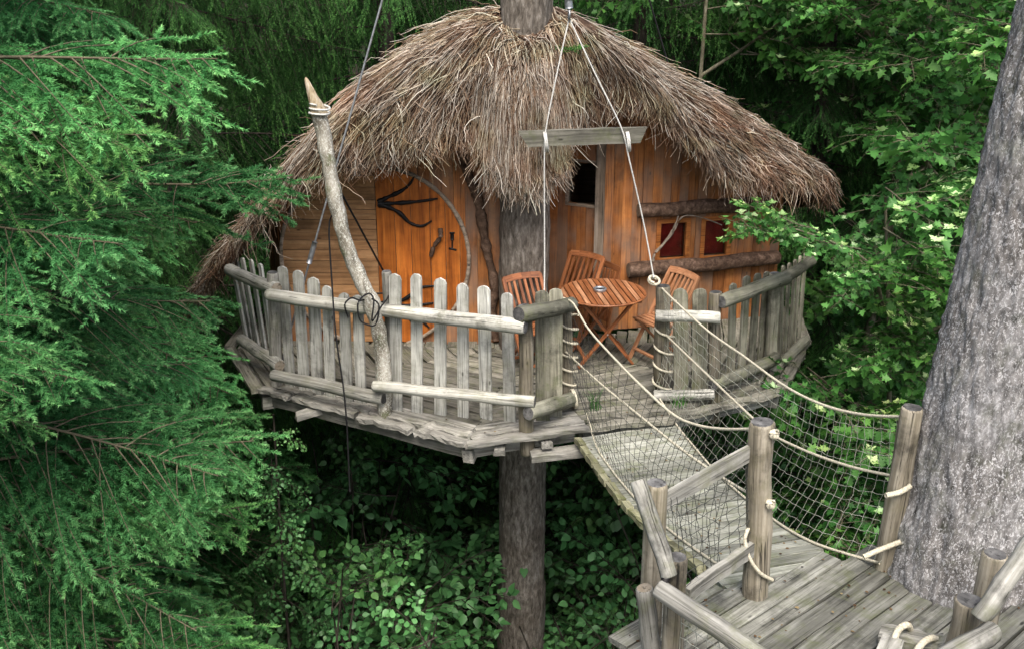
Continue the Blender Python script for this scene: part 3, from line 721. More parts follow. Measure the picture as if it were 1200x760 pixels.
# receding end, leaning outwards
for tx, ty, bx, by in ((271, 303, 290, 402), (277, 303, 297, 411), (284, 302, 305, 420), (294, 304, 314, 430), (305, 309, 323, 440)):
    pk(LF, tx, ty, bx, by, 0.078, M['picket'], 0.08, o_=OUT_B)
for tx, ty, bx, by in ((331, 312, 341, 457), (349, 317, 357, 462), (367, 325, 373, 466), (383, 335, 388, 469), (403, 343, 408, 475), (419, 346, 424, 477),
                       (463, 321, 465, 486), (488, 321, 489, 489), (516, 326, 516, 491), (542, 332, 543, 494), (567, 335, 570, 496), (594, 343, 598, 498)):
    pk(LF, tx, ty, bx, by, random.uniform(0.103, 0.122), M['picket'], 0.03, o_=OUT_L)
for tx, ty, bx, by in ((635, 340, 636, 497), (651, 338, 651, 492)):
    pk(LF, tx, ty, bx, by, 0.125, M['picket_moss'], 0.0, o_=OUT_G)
def onfence(px, py, Y): return P(px, py, Y)
b = G(322, 452, 0); log('post', Vector((b.x, b.y + 0.05, -0.2)), P(320, 319, b.y + 0.02), 0.062, 0.058, M['grey'], LF)
b = G(619, 503, 0); LPOST = b; log('post', Vector((b.x, b.y, -0.25)), P(616, 358, b.y), 0.068, 0.062, M['post'], LF)
b = G(665, 472, 0); GL = Vector((b.x, b.y, 0)); log('post', Vector((b.x, b.y, -0.25)), P(663, 352, b.y), 0.068, 0.06, M['post'], LF)
b = G(449, 482, 0); log('post', Vector((b.x + .12, b.y + 0.10, -0.2)), P(453, 318, b.y + 0.10), 0.05, 0.045, M['grey'], LF)
yb = lambda px, py: G(px, py, 0).y
log('rail', P(268, 316, yb(300, 408) - 0.20), P(323, 340, yb(330, 450) - 0.13), 0.062, 0.064, M['rail'], LF, M['end_pale'])
log('rail', P(313, 346, yb(330, 452) - 0.12), P(616, 384, yb(617, 503) - 0.13), 0.058, 0.068, M['rail'], LF, M['end'], seg=14)
log('rail', P(282, 397, yb(300, 420) - 0.10), P(328, 428, yb(328, 452) - 0.10), 0.058, 0.062, M['rail'], LF, M['end_pale'])
log('rail', P(319, 439, yb(330, 457) - 0.09), P(450, 467, yb(450, 483) - 0.10), 0.055, 0.06, M['rail'], LF, M['end'])
log('rail', P(437, 452, yb(450, 483) - 0.13), P(627, 470, yb(619, 503) - 0.10), 0.05, 0.055, M['rail'], LF, M['end'], seg=12)
log('rail', P(608, 367, LPOST.y - 0.13), P(671, 357, GL.y - 0.12), 0.075, 0.07, M['rail_moss'], LF, M['end'])
log('rail', P(619, 484, LPOST.y - 0.13), P(672, 466, GL.y - 0.13), 0.068, 0.07, M['rail_moss'], LF, M['end'])
RF = thing('picket_fence', G(850, 450), 'mossy picket fence right of the gate below the red windows', 'fence')
b = G(775, 462, 0); GR = Vector((b.x, b.y, 0)); log('post', Vector((b.x, b.y, -0.25)), P(777, 335, b.y), 0.075, 0.07, M['post'], RF)
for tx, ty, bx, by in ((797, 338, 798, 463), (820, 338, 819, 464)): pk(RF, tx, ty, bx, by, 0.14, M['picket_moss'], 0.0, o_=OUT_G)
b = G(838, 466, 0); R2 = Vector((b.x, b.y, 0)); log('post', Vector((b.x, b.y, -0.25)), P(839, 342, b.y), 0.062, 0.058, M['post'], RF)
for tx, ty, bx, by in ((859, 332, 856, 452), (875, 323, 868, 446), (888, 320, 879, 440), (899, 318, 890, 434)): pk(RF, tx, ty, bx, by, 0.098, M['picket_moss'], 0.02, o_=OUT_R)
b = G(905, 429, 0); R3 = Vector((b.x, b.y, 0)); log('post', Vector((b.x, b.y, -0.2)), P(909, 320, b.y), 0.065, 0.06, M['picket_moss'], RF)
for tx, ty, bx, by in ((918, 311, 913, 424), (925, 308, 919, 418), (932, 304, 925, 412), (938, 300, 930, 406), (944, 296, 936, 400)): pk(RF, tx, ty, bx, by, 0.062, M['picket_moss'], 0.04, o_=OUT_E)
log('rail', P(768, 369, GR.y - 0.12), P(844, 372, R2.y - 0.11), 0.055, 0.058, M['rail'], RF, M['end_pale'])
log('rail', P(766, 463, GR.y - 0.13), P(837, 462, R2.y - 0.11), 0.056, 0.05, M['rail'], RF, M['end_pale'])
log('rail', P(845, 354, R2.y - 0.06), P(922, 326, R3.y - 0.08), 0.066, 0.07, M['rail_moss'], RF, M['end'])
log('rail', P(912, 330, R3.y - 0.10), P(952, 306, yb(936, 402) - 0.12), 0.062, 0.055, M['rail_moss'], RF, M['end'])
log('rail', P(836, 452, R2.y - 0.10), P(911, 419, R3.y - 0.10), 0.06, 0.065, M['rail_moss'], RF, M['end'])
log('rail', P(903, 438, R3.y - 0.10), P(945, 397, yb(936, 400) - 0.12), 0.06, 0.055, M['rail_moss'], RF, M['end'])

# ------------------------------------------------------------------ bent dead pole with lashings
b = G(451, 482, 0)
pole_pts = [Vector((b.x, b.y - 0.02, -0.15)), P(450, 440, b.y - 0.02), P(446, 400, b.y - 0.02), P(436, 356, b.y - 0.02), P(419, 320, b.y), P(404, 280, b.y), P(392, 230, b.y), P(385, 190, b.y + .02), P(378, 150, b.y + .03), P(372, 130, b.y + .03)]
pole = thing('dead_tree_pole', b, 'bent dead tree pole with broken tip standing behind the picket rail', 'pole')
def pole_mesh():
    n = 60; p = catmull(pole_pts, n); s = np.linspace(0, 1, n)
    rad = 0.069 - 0.008 * s + 0.012 * np.exp(-((s - 0.33) / 0.03) ** 2) + 0.010 * np.exp(-((s - 0.12) / 0.03) ** 2)
    v, f = tubes(p[None], rad[None], 14)
    for i in range(len(v)):
        c = p[i // 14]; d = v[i] - c
        v[i] = c + d * (1 + 0.26 * noise.noise(Vector((v[i] * 8).tolist())) + 0.08 * noise.noise(Vector((v[i] * 25).tolist())))
    return np_mesh('stem', v, f, M['deadpole'], smooth=True)
put('stem', pole_mesh(), pole)
tip = [P(373, 134, b.y + .03), P(369, 120, b.y + .03), P(364, 105, b.y + .03), P(358, 91, b.y + .03)]
def tip_mesh():
    n = 16; p = catmull(tip, n); s = np.linspace(0, 1, n); rad = 0.066 * np.sqrt(np.clip(1 - s, 0.01, 1)) ** 1.15
    v, f = tubes(p[None], rad[None], 11)
    for i in range(len(v)):
        c = p[i // 11]; v[i] = c + (v[i] - c) * (1 + 0.45 * noise.noise(Vector((v[i] * 14 * np.array([1, 1, 0.3])).tolist())))
    return np_mesh('broken_tip', v, [f, np.array([list(range(15 * 11, 16 * 11))])], M['deadtip'])
put('broken_tip', tip_mesh(), pole)
def ring_pts(c, ax, r, turns=1.0, pitch=0.0, n=20, ph=0.0):
    ax = Vector(ax).normalized(); u = ax.orthogonal().normalized(); vv = ax.cross(u)
    return [Vector(c) + (u * math.cos(ph + 2 * math.pi * turns * i / n) + vv * math.sin(ph + 2 * math.pi * turns * i / n)) * r + ax * pitch * i / n for i in range(n + 1)]
o = tube_obj('tip_lashing', ring_pts(P(374, 136, b.y + .03), (0.15, 0, 1), 0.084, 2.6, 0.10, 40), 0.009, M['white_rope'], None, 60, 5)
tag(o, 'grey cord tied round the broken top of the dead pole', 'cord')
tag(tube_obj('lashing_rope', [P(408, 372, b.y - .17), P(404, 357, b.y - .22), P(412, 349, b.y - .2), P(424, 352, b.y - .1), P(440, 344, b.y + .1), P(455, 346, b.y + .08), P(446, 360, b.y - .14), P(436, 376, b.y - .18), P(438, 352, b.y - .16), P(432, 344, b.y - .12), P(420, 354, b.y - .2), P(421, 372, b.y - .2), P(428, 379, b.y - .2), P(440, 380, b.y - .2), P(444, 358, b.y - .22), P(436, 350, b.y - .12)], 0.008, M['black_rope'], None, 90, 5), 'black rope lashing the bent pole to the peeled rail', 'rope')
hang = [P(397, 246, b.y - .05), P(386, 262, b.y - .02), P(389, 330, b.y - .08), P(394, 395, b.y - .22), P(402, 450, b.y - .3), P(406, 490, b.y - .35), P(408, 530, b.y - .35), P(410, 575, b.y - .35)]
tag(tube_obj('hanging_rope', hang, 0.008, M['black_rope'], None, 50, 5), 'thin black rope hanging down over the deck edge behind the pickets', 'rope')

# ------------------------------------------------------------------ suspension cables
def cable(a, b_, r, mat, label, name='steel_cable', sag=0.0):
    pts = [a, (a + b_) / 2 - Vector((0, 0, sag)), b_]
    return tag(tube_obj(name, pts, r, mat, None, 20, 5), label, 'cable')
top = Vector((TX - 0.2, TY - 0.15, 6.6))
cb = P(339, 392, yb(330, 452) + 0.18); a = P(448, 0, 9.65); dirv = (a - cb).normalized()
cable(cb - dirv * (cb.z / dirv.z + 0.02), cb + dirv * ((TX - cb.x) / dirv.x), 0.011, M['steel'], 'pale steel cable slanting from the thatch down behind the left pickets')
tb = cb + dirv * 0.75
tag(tube_obj('turnbuckle', [tb, tb + dirv * 0.22], 0.026, M['steel'], None, 5, 8), 'steel turnbuckle on the slanting cable before the pale boards', 'turnbuckle')
c2 = P(782, 72, 10.9); a2 = P(758, -10, 10.82)
cable(c2 - (a2 - c2) * 0.1, c2 + (a2 - c2) * ((TX - c2.x) / (a2.x - c2.x)), 0.009, M['black_rope'], 'thin dark cable rising from the right slope of the thatch')
dk0, dk1 = P(396, 219, b.y), P(448, 315, 9.6)
cable(dk0, dk1 + (dk1 - dk0) * (dk1.z / (dk0.z - dk1.z) + 0.01), 0.010, M['black_rope'], 'dark cable slanting from the bent pole toward the round door')

# ------------------------------------------------------------------ hoist bar, pulley and white ropes
HY = 9.05
limb = [Vector((TX, TY, 5.1)), Vector((0.35, 9.7, 5.2)), Vector((0.48, 9.0, 5.15)), Vector((0.5, 8.5, 5.1))]
tube_obj('limb', limb, 0.09, M['trunk'], host_tree, 24, 10, taper=0.05, rough=0.2)
pul = P(667, 14, HY)
pt = thing('pulley', P(667, 22, HY), 'small grey pulley hanging above the thatch with two white ropes', 'pulley')
tube_obj('hook', [Vector((pul.x, HY, 5.15)), P(666, 2, HY)], 0.008, M['steel'], pt, 6, 5)
tube_obj('block', [P(666, 0, HY), P(667, 10, HY)], 0.035, M['steel'], pt, 6, 10)
tube_obj('shackle', ring_pts(P(667, 18, HY), (1, 0, 0), 0.045, 1), 0.010, M['steel'], pt, 24, 6)
bar = thing('hoist_bar', P(683, 166, HY), 'grey wooden spreader bar with slanted ends hung on white ropes', 'bar')
pL, pR = P(607, 163, HY), P(758, 158, HY)
m_, L_ = frame(pL, pR, (0, -1, 0))
hh = 0.069
def bar_mesh():
    # local X along the bar, Y downwards/upwards, slanted ends: top edge longer
    sgn = 1 if (m_.to_3x3() @ Vector((0, 1, 0))).z > 0 else -1
    n = 6; v = []; f = []
    for i in range(n + 1):
        s = i / n
        for yy, zz in ((1, -1), (1, 1), (-1, 1), (-1, -1)):
            x0, x1 = (0, L_) if yy > 0 else (0.09, L_ - 0.06)
            v.append((x0 + (x1 - x0) * s, sgn * yy * hh + random.uniform(-.004, .004), zz * 0.03 + random.uniform(-.003, .003)))
    for i in range(n):
        for j in range(4):
            k = (j + 1) % 4; f.append((i * 4 + j, i * 4 + k, i * 4 + 4 + k, i * 4 + 4 + j))
    f += [(3, 2, 1, 0), (n * 4, n * 4 + 1, n * 4 + 2, n * 4 + 3)]
    return mesh_from('beam', v, f, M['deck'])
put('beam', bar_mesh(), bar, m_)
for px in (638, 734):
    tube_obj('lashing', ring_pts(P(px, 166, HY), (1, 0, 0.1), 0.09, 2, 0.03, 24), 0.009, M['white_rope'], bar, 40, 5)
rt = P(667, 22, HY)
tag(tube_obj('hoist_rope', [rt, P(654, 80, HY - .04), P(640, 150, HY - .05), P(638, 180, HY - .05), P(638, 260, HY), P(638, 330, HY - .03), P(636, 420, GL.y - .05)], 0.0072, M['white_rope'], None, 40, 6), 'white hoist rope dropping straight to the fence before the trunk', 'rope')
tag(tube_obj('hoist_rope', [rt, P(700, 92, HY - .05), P(728, 150, HY - .05), P(738, 190, HY - .05), P(755, 265, HY), P(766, 325, GR.y - .02)], 0.0072, M['white_rope'], None, 40, 6), 'white hoist rope slanting down to the right gate post', 'rope')

# ------------------------------------------------------------------ landing platform
PZ = 0.6
land = thing('landing_platform', (1.8, 4.6, PZ), 'landing of grey diagonal planks beside the thick old trunk', 'platform')
POLY = [(0.60, 4.62), (0.55, 4.1), (0.9, 3.2), (3.3, 3.0), (3.6, 5.1), (2.18, 5.42), (1.55, 5.12), (1.16, 5.02)]
def inpoly(x, y):
    c = False; n = len(POLY)
    for i in range(n):
        (x0, y0), (x1, y1) = POLY[i], POLY[i - 1]
        if (y0 > y) != (y1 > y) and x < (x1 - x0) * (y - y0) / (y1 - y0) + x0: c = not c
    return c
def build_landing():
    ang = R(41); d = Vector((math.cos(ang), math.sin(ang), 0)); nn = Vector((math.sin(ang), -math.cos(ang), 0))
    o = Vector((1.2, 5.05, 0)); wd = 0.142
    for k in range(-4, 18):
        c = o + nn * (k * wd)
        ts = [s for s in np.arange(-3, 3, 0.02) if inpoly(*(c + d * float(s)).to_2d())]
        if len(ts) < 12: continue
        p = c + d * (float(ts[0]) - random.uniform(0, 0.08)); q = c + d * (float(ts[-1]) + random.uniform(-0.01, 0.03))
        z = Vector((0, 0, PZ - 0.022 + random.uniform(-0.004, 0.004)))
        # boards stop at the trunk
        segs = [(p, q)]
        cb_ = Vector((BX, BY, 0)); tt = (cb_ - p).dot(d); dist = ((cb_ - p) - d * tt).length
        if dist < 0.40 and 0 < tt < (q - p).length + 0.4:
            h = math.sqrt(0.43 ** 2 - dist ** 2); segs = [(p, p + d * (tt - h + 0.03))]
            if (q - p).length > tt + h + 0.1: segs.append((p + d * (tt + h), q))
        for a_, b_ in segs:
            if (b_ - a_).length > 0.15: plank('plank', a_ + z, b_ + z, wd - random.uniform(0.010, 0.016), 0.042, M['bridge'], land, wob=0.004, seg=8)
    for a_, b_ in (((0.66, 4.5), (3.2, 4.9)), ((0.9, 3.5), (3.2, 3.9)), ((1.2, 4.97), (2.15, 5.33))):
        plank('joist', Vector((*a_, PZ - 0.13)), Vector((*b_, PZ - 0.13)), 0.09, 0.16, M['grey'], land)
    for x, y in ((0.85, 4.3), (1.5, 3.6)):
        log('support_post', Vector((x, y, gz(x, y))), Vector((x, y, PZ - 0.05)), 0.1, 0.09, M['darkbark'], land)
build_landing()

# ------------------------------------------------------------------ plank bridge
bl0, br0 = G(682, 514, -0.10), G(790, 497, -0.10)
bl1, br1 = G(832, 668, 0.47), G(962, 646, 0.50)
def bz(s): return -0.13 * math.sin(math.pi * s) if s < 1 else 0.0
def BL(s): p = bl0.lerp(bl1, s); p.z += bz(s); return p
def BR(s): p = br0.lerp(br1, s); p.z += bz(s); return p
bridge = thing('plank_bridge', bl0.lerp(br1, 0.5), 'sagging footbridge of grey cross planks between landing and deck', 'bridge')
def build_bridge():
    n = 24
    for i in range(n + 3):
        s = (i + 0.5) / n
        a, b_ = BL(s), BR(s); e = (b_ - a).normalized()
        wd = (BL((i + 1) / n) - BL(i / n)).length
        plank('plank', a - e * random.uniform(0, 0.03), b_ + e * random.uniform(0, 0.03), wd - 0.010, 0.035, M['bridge_top'], bridge, up=(BL(s + .02) - BL(s - .02)).cross(e) * -1, wob=0.003)
    for fn, off in ((BL, 0.03), (BR, 0.03)):
        pts = [fn(s) + Vector((0, 0, -0.045)) for s in np.linspace(-0.02, 1.03, 9)]
        tube_obj('side_beam', pts, 0.035, M['moss_edge'], bridge, 40, 6, rough=0.3)
    for i in range(15):                      # short mossy offcuts nailed along the left edge
        s0_, s1_ = i / 15 + 0.005, (i + 1) / 15 - 0.005
        d = (BL(.5) - BR(.5)).normalized() * 0.045
        plank('edge_strip', BL(s0_) + d + Vector((0, 0, 0.012)), BL(s1_) + d + Vector((0, 0, 0.012)), 0.06, 0.05, M['moss_edge'], bridge, wob=0.005, seg=2)
build_bridge()

# ------------------------------------------------------------------ posts and rails of the landing
A_ = G(889, 694, PZ); D_ = G(1036, 662, PZ)
lr = thing('landing_railing', (0.8, 4.45, PZ), 'weathered railing of round posts and boards along the left of the landing', 'railing')
log('post', Vector((A_.x, A_.y, PZ - 0.2)), P(893, 494, A_.y), 0.075, 0.07, M['post'], lr)
log('post', Vector((0.735, 4.53, -0.3)), P(770, 565, 4.53), 0.062, 0.058, M['post'], lr)
log('post', Vector((0.815, 4.27, -0.3)), P(795, 651, 4.27), 0.058, 0.054, M['post'], lr)
plank('board', P(776, 588, 4.55), P(886, 526, 4.93), 0.035, 0.085, M['rail_near'], lr)
plank('board', P(803, 697, 4.42), P(882, 641, 4.88), 0.04, 0.085, M['rail_near'], lr)
log('rail', P(747, 562, 4.44), P(784, 676, 4.20), 0.04, 0.043, M['rail_near'], lr, M['end_pale'])
log('rail', P(755, 688, 4.36), P(768, 790, 4.36), 0.046, 0.05, M['rail_near'], lr, M['end_pale'])
log('rail', P(770, 688, 4.17), P(915, 785, 3.78), 0.047, 0.053, M['rail_near'], lr, M['end'], seg=10)
o = tube_obj('metal_cap', [P(783, 672, 4.20), P(777, 688, 4.16), P(783, 701, 4.13)], 0.022, M['iron'], lr, 12, 8)
lp = thing('leaning_post', D_, 'leaning brown post lashed with rope to the thick old trunk', 'post')
D_top = P(1071, 477, D_.y - 0.03)
log('post', Vector((D_.x, D_.y, PZ - 0.15)), D_top, 0.07, 0.06, M['post'], lp)
rr_ = thing('landing_railing', P(1150, 720, 4.2), 'log railing with two stubby posts before the thick old trunk', 'railing')
log('post', Vector((2.22, 4.22, PZ - 0.4)), P(1137, 703, 4.22), 0.078, 0.076, M['post'], rr_)
log('post', Vector((2.46, 4.52, PZ - 0.4)), P(1164, 648, 4.52), 0.07, 0.066, M['post'], rr_)
log('rail', P(1147, 724, 4.08), P(1225, 615, 4.18), 0.046, 0.05, M['rail_near'], rr_, M['end'])
log('rail', P(1164, 738, 4.02), P(1075, 790, 3.75), 0.05, 0.052, M['rail_near'], rr_, M['end'])
tb_ = thing('trunk_beam', G(1065, 745, PZ), 'pale squared beam end at the foot of the thick old trunk', 'beam')
plank('block', P(1030, 747, 4.45), P(1105, 762, 4.35), 0.13, 0.11, M['rail_near'], tb_, wob=0.008)
plank('block', P(1045, 756, 4.3), P(1025, 800, 4.05), 0.1, 0.1, M['rail_near'], tb_, wob=0.008)

# ------------------------------------------------------------------ ropes and nets
def rope(pts, label, r=0.0092, mat=None, n=60, name='rope'):
    return tag(tube_obj(name, pts, r, mat or M['rope'], None, n, 6, rough=0.12), label, 'rope')
def Yl(s): return GL.y + (A_.y - GL.y) * s
def Yr(s): return GR.y + (D_.y - GR.y) * s
def spline_px(px, ya, yb_):
    n = len(px); L = [0]
    for i in range(1, n): L.append(L[-1] + math.hypot(px[i][0] - px[i - 1][0], px[i][1] - px[i - 1][1]))
    out = []
    ia, ib = 1 / ya, 1 / yb_
    for (x, y), l in zip(px, L):
        s = l / L[-1]; out.append(P(x, y, 1 / (ia + (ib - ia) * s)))
    return out
left_top = spline_px([(660, 349), (672, 356), (690, 386), (724, 424), (760, 460), (790, 486), (815, 497), (845, 502), (886, 502)], GL.y - 0.07, A_.y)
rope(left_top, 'pale handrail rope sagging from left gate post to top of round landing post')
left_mid = spline_px([(663, 412), (700, 446), (750, 487), (800, 527), (845, 558), (880, 579), (893, 588)], GL.y - 0.05, A_.y + 0.02)
rope(left_mid, 'pale lower rope from left gate post to middle of round landing post')
left_bot = [BL(s) + Vector((0.05, 0.02, 0.03 + 0.16 * max(0, 0.12 - s) / 0.12)) for s in np.linspace(-0.02, 1.0, 9)]
rope(left_bot, 'pale rope along the mossy left edge of the bridge')
right_top = spline_px([(776, 338), (790, 352), (830, 388), (870, 416), (920, 452), (965, 474), (1010, 485), (1064, 488)], GR.y - 0.06, D_.y - 0.02)
rope(right_top, 'pale handrail rope sagging from right gate post to leaning post')
right_mid = spline_px([(780, 392), (830, 440), (886, 493), (905, 509), (950, 530), (1000, 547), (1052, 558)], GR.y - 0.08, D_.y - 0.03)
rope(right_mid, 'pale middle rope from right gate post to middle of leaning post')
right_bot = [Vector(GR) + Vector((-0.08, -0.08, 0.08))] + [BR(s) + Vector((0.0, 0, 0.03)) for s in (0.02, 0.15, 0.4, 0.7, 0.95)] + [Vector((D_.x - .05, D_.y - .05, PZ + 0.05))]
rope(right_bot, 'pale rope along the right edge of the bridge to foot of leaning post')
def net(topc, botc, nu, nv, label, mat, r=0.0019, bulge=0.05):
    t = catmull(topc, nu * 2 + 1); b_ = catmull(botc, nu * 2 + 1)
    grid = np.zeros((nu * 2 + 1, nv * 2 + 1, 3))
    for j in range(nv * 2 + 1):
        s = j / (nv * 2); grid[:, j] = t * (1 - s) + b_ * s
        grid[:, j, 0] += bulge * math.sin(math.pi * s)
    wob = RNG.normal(0, 0.0035, grid.shape); wob[:, [0, -1]] = 0; grid += wob
    parts = []
    p = grid[::2].copy(); parts.append(tubes(p, np.full(p.shape[:2], r), 3))
    p = np.transpose(grid[:, ::2], (1, 0, 2)).copy(); parts.append(tubes(p, np.full(p.shape[:2], r), 3))
    v, f = merge(parts)
    return tag(put('rope_net', np_mesh('rope_net', v, f, mat)), label, 'net')
net(left_top, left_bot, 36, 9, 'dark square-mesh net on the left side of the bridge', M['net'], r=0.0019, bulge=-0.06)
net(right_top, right_bot, 46, 11, 'pale square-mesh net on the right side of the bridge', M['net_pale'], bulge=0.07)
net([P(785, 580, 4.56), P(830, 560, 4.74), P(884, 527, 4.93)], [P(806, 700, 4.42), P(840, 675, 4.64), P(884, 645, 4.9)], 9, 9, 'dark net laced between two slanting boards of the landing railing', M['net'], bulge=0.0)
net([P(800, 712, 4.16), P(850, 745, 4.0), P(915, 788, 3.8)], [P(790, 860, 4.16), P(840, 890, 4.0), P(905, 930, 3.8)], 9, 9, 'pale net hanging under the foreground rail log', M['net_pale'], bulge=0.0)
def wrap(c, r, z0, z1, turns, label):
    pts = [Vector((c.x + r * math.cos(-t), c.y + r * math.sin(-t), z0 + (z1 - z0) * t / (2 * math.pi * turns))) for t in np.linspace(0, 2 * math.pi * turns, int(turns * 14))]
    rope(pts, label, 0.011, M['rope'], int(turns * 22))
wrap(GL, 0.083, 0.05, 0.88, 6, 'pale rope coiled up around the left gate post')
wrap(GR, 0.09, 0.06, 0.95, 5, 'pale rope coiled loosely up around the right gate post')
gt = P(766, 330, GR.y - .02)
rope(ring_pts(gt, (0.2, -0.5, 1), 0.05, 1.6, 0.03, 18) , 'loop of rope knotted on top of the right gate post', 0.013)
rope(ring_pts(P(671, 467, GL.y - .13), (1, 0.2, 0.1), 0.085, 2, 0.03, 24), 'rope bound round the lower rail end at the left gate post', 0.011)
def knot(px, py, Y, label):
    c = P(px, py, Y); tag(tube_obj('rope_knot', ring_pts(c, (1, -0.6, 0.2), 0.016, 2.2, 0.03, 24), 0.013, M['rope'], None, 40, 6), label, 'knot')
knot(904, 508, A_.y - 0.05, 'rope knot near the top of the round landing post')
knot(900, 590, A_.y - 0.06, 'rope knot halfway down the round landing post')
rope([P(877, 618, A_.y - .04), P(873, 632, A_.y - .08), P(878, 652, A_.y - .1), P(890, 670, A_.y - .1), P(905, 679, A_.y - .06)], 'slack rope loop hanging round the foot of the round landing post', 0.011)
rope([P(1012, 652, D_.y - .12), P(1030, 644, D_.y - .1), P(1056, 634, D_.y - .12)], 'rope lashing the foot of the leaning post to the trunk', 0.016)
rope([P(1038, 580, D_.y - .12), P(1055, 576, D_.y - .1), P(1068, 568, D_.y - .1)], 'rope lashing the middle of the leaning post to the trunk', 0.016)
rope([P(1042, 775, 4.25), P(1048, 748, 4.30), P(1054, 736, 4.38), P(1064, 732, 4.42), P(1068, 742, 4.5)], 'thick rope over the pale beam at the foot of the trunk', 0.018)
rope([P(1072, 765, 4.2), P(1082, 752, 4.28), P(1094, 747, 4.36), P(1102, 752, 4.45)], 'short thick rope beside the stubby post and the pale beam', 0.018)

# ------------------------------------------------------------------ garden furniture
def box_part(name, parent, mw, a, b_, wd, th, mat, up=(0, 0, 1)):
    return plank(name, mw @ Vector(a), mw @ Vector(b_), wd, th, mat, parent, up=mw.to_3x3() @ Vector(up), wob=0.0006, seg=2)
def chair(loc, rz, label, mat):
    t = thing('folding_chair', loc, label, 'chair', rz=rz); m = WM[t.name]
    def leg_pt(s): return (0.24 * 0 + (-0.24 + 0.50 * s), 0.90 * s)      # front foot -> top of back: (y, z)
    for x in (-0.21, 0.21):
        y1, z1 = leg_pt(1.0); box_part('leg', t, m, (x, -0.24, 0), (x, y1, z1), 0.022, 0.038, mat, (1, 0, 0))
        xi = x * 0.86; box_part('leg', t, m, (xi, 0.24, 0), (xi, -0.20, 0.43), 0.022, 0.034, mat, (1, 0, 0))
    for k in range(7):
        y = -0.21 + 0.36 * k / 6; box_part('seat_slat', t, m, (-0.2, y, 0.445), (0.2, y, 0.445), 0.046, 0.016, mat)
    for x in (-0.17, 0.17): box_part('seat_rail', t, m, (x, -0.22, 0.425), (x, 0.17, 0.425), 0.02, 0.03, mat)
    n = Vector((0, -0.9, 0.5)).normalized()
    y, z = leg_pt(0.985); pts = []
    for sx in (-1, -0.5, 0, 0.5, 1): pts.append(Vector((0.215 * sx, y - 0.0 + 0.022 * (1 - sx * sx), z + 0.012 * (1 - sx * sx))))
    for p, q in zip(pts[:-1], pts[1:]): box_part('top_rail', t, m, p, q, 0.065, 0.022, mat, n)
    y, z = leg_pt(0.60); box_part('back_rail', t, m, (-0.2, y, z), (0.2, y, z), 0.045, 0.02, mat, n)
    for k in range(6):
        x = -0.155 + 0.062 * k; (y0, z0), (y1, z1) = leg_pt(0.60), leg_pt(0.965)
        box_part('back_slat', t, m, (x, y0 + .004, z0), (x, y1 + 0.018 * (1 - (x / .21) ** 2), z1), 0.028, 0.012, mat, n)
    box_part('stretcher', t, m, (-0.2, -0.19, 0.10), (0.2, -0.19, 0.10), 0.04, 0.018, mat)
    box_part('stretcher', t, m, (-0.17, 0.18, 0.06), (0.17, 0.18, 0.06), 0.04, 0.018, mat)
    return t
chair((0.22, 9.72, 0), R(28), 'slatted folding chair standing against the tree trunk', M['teak'])
chair((0.66, 10.52, 0), R(-38), 'slatted folding chair behind the round table below the dark window', M['teak'])
chair((1.55, 9.93, 0), R(-58), 'pale slatted folding chair beside the right gate post', M['teak_pale'])
def folded_chair():
    t = thing('folded_chair', (0.93, 10.72, 0), 'folded slatted chair leaning on the wall beside the corner board', 'chair', rz=R(-60)); m = WM[t.name] @ Matrix.Rotation(R(-12), 4, 'X')
    for x in (-0.19, 0.19): box_part('leg', t, m, (x, 0, 0.02), (x, 0, 0.80), 0.022, 0.04, M['teak'], (1, 0, 0))
    box_part('top_rail', t, m, (-0.2, 0, 0.78), (0.2, 0, 0.78), 0.06, 0.022, M['teak'], (0, -1, 0))
    for k in range(6): box_part('slat', t, m, (-0.155 + .062 * k, -0.025, 0.18), (-0.155 + .062 * k, -0.025, 0.74), 0.03, 0.014, M['teak'], (0, -1, 0))
    for z in (0.2, 0.45): box_part('back_rail', t, m, (-0.18, 0, z), (0.18, 0, z), 0.04, 0.018, M['teak'], (0, -1, 0))
folded_chair()
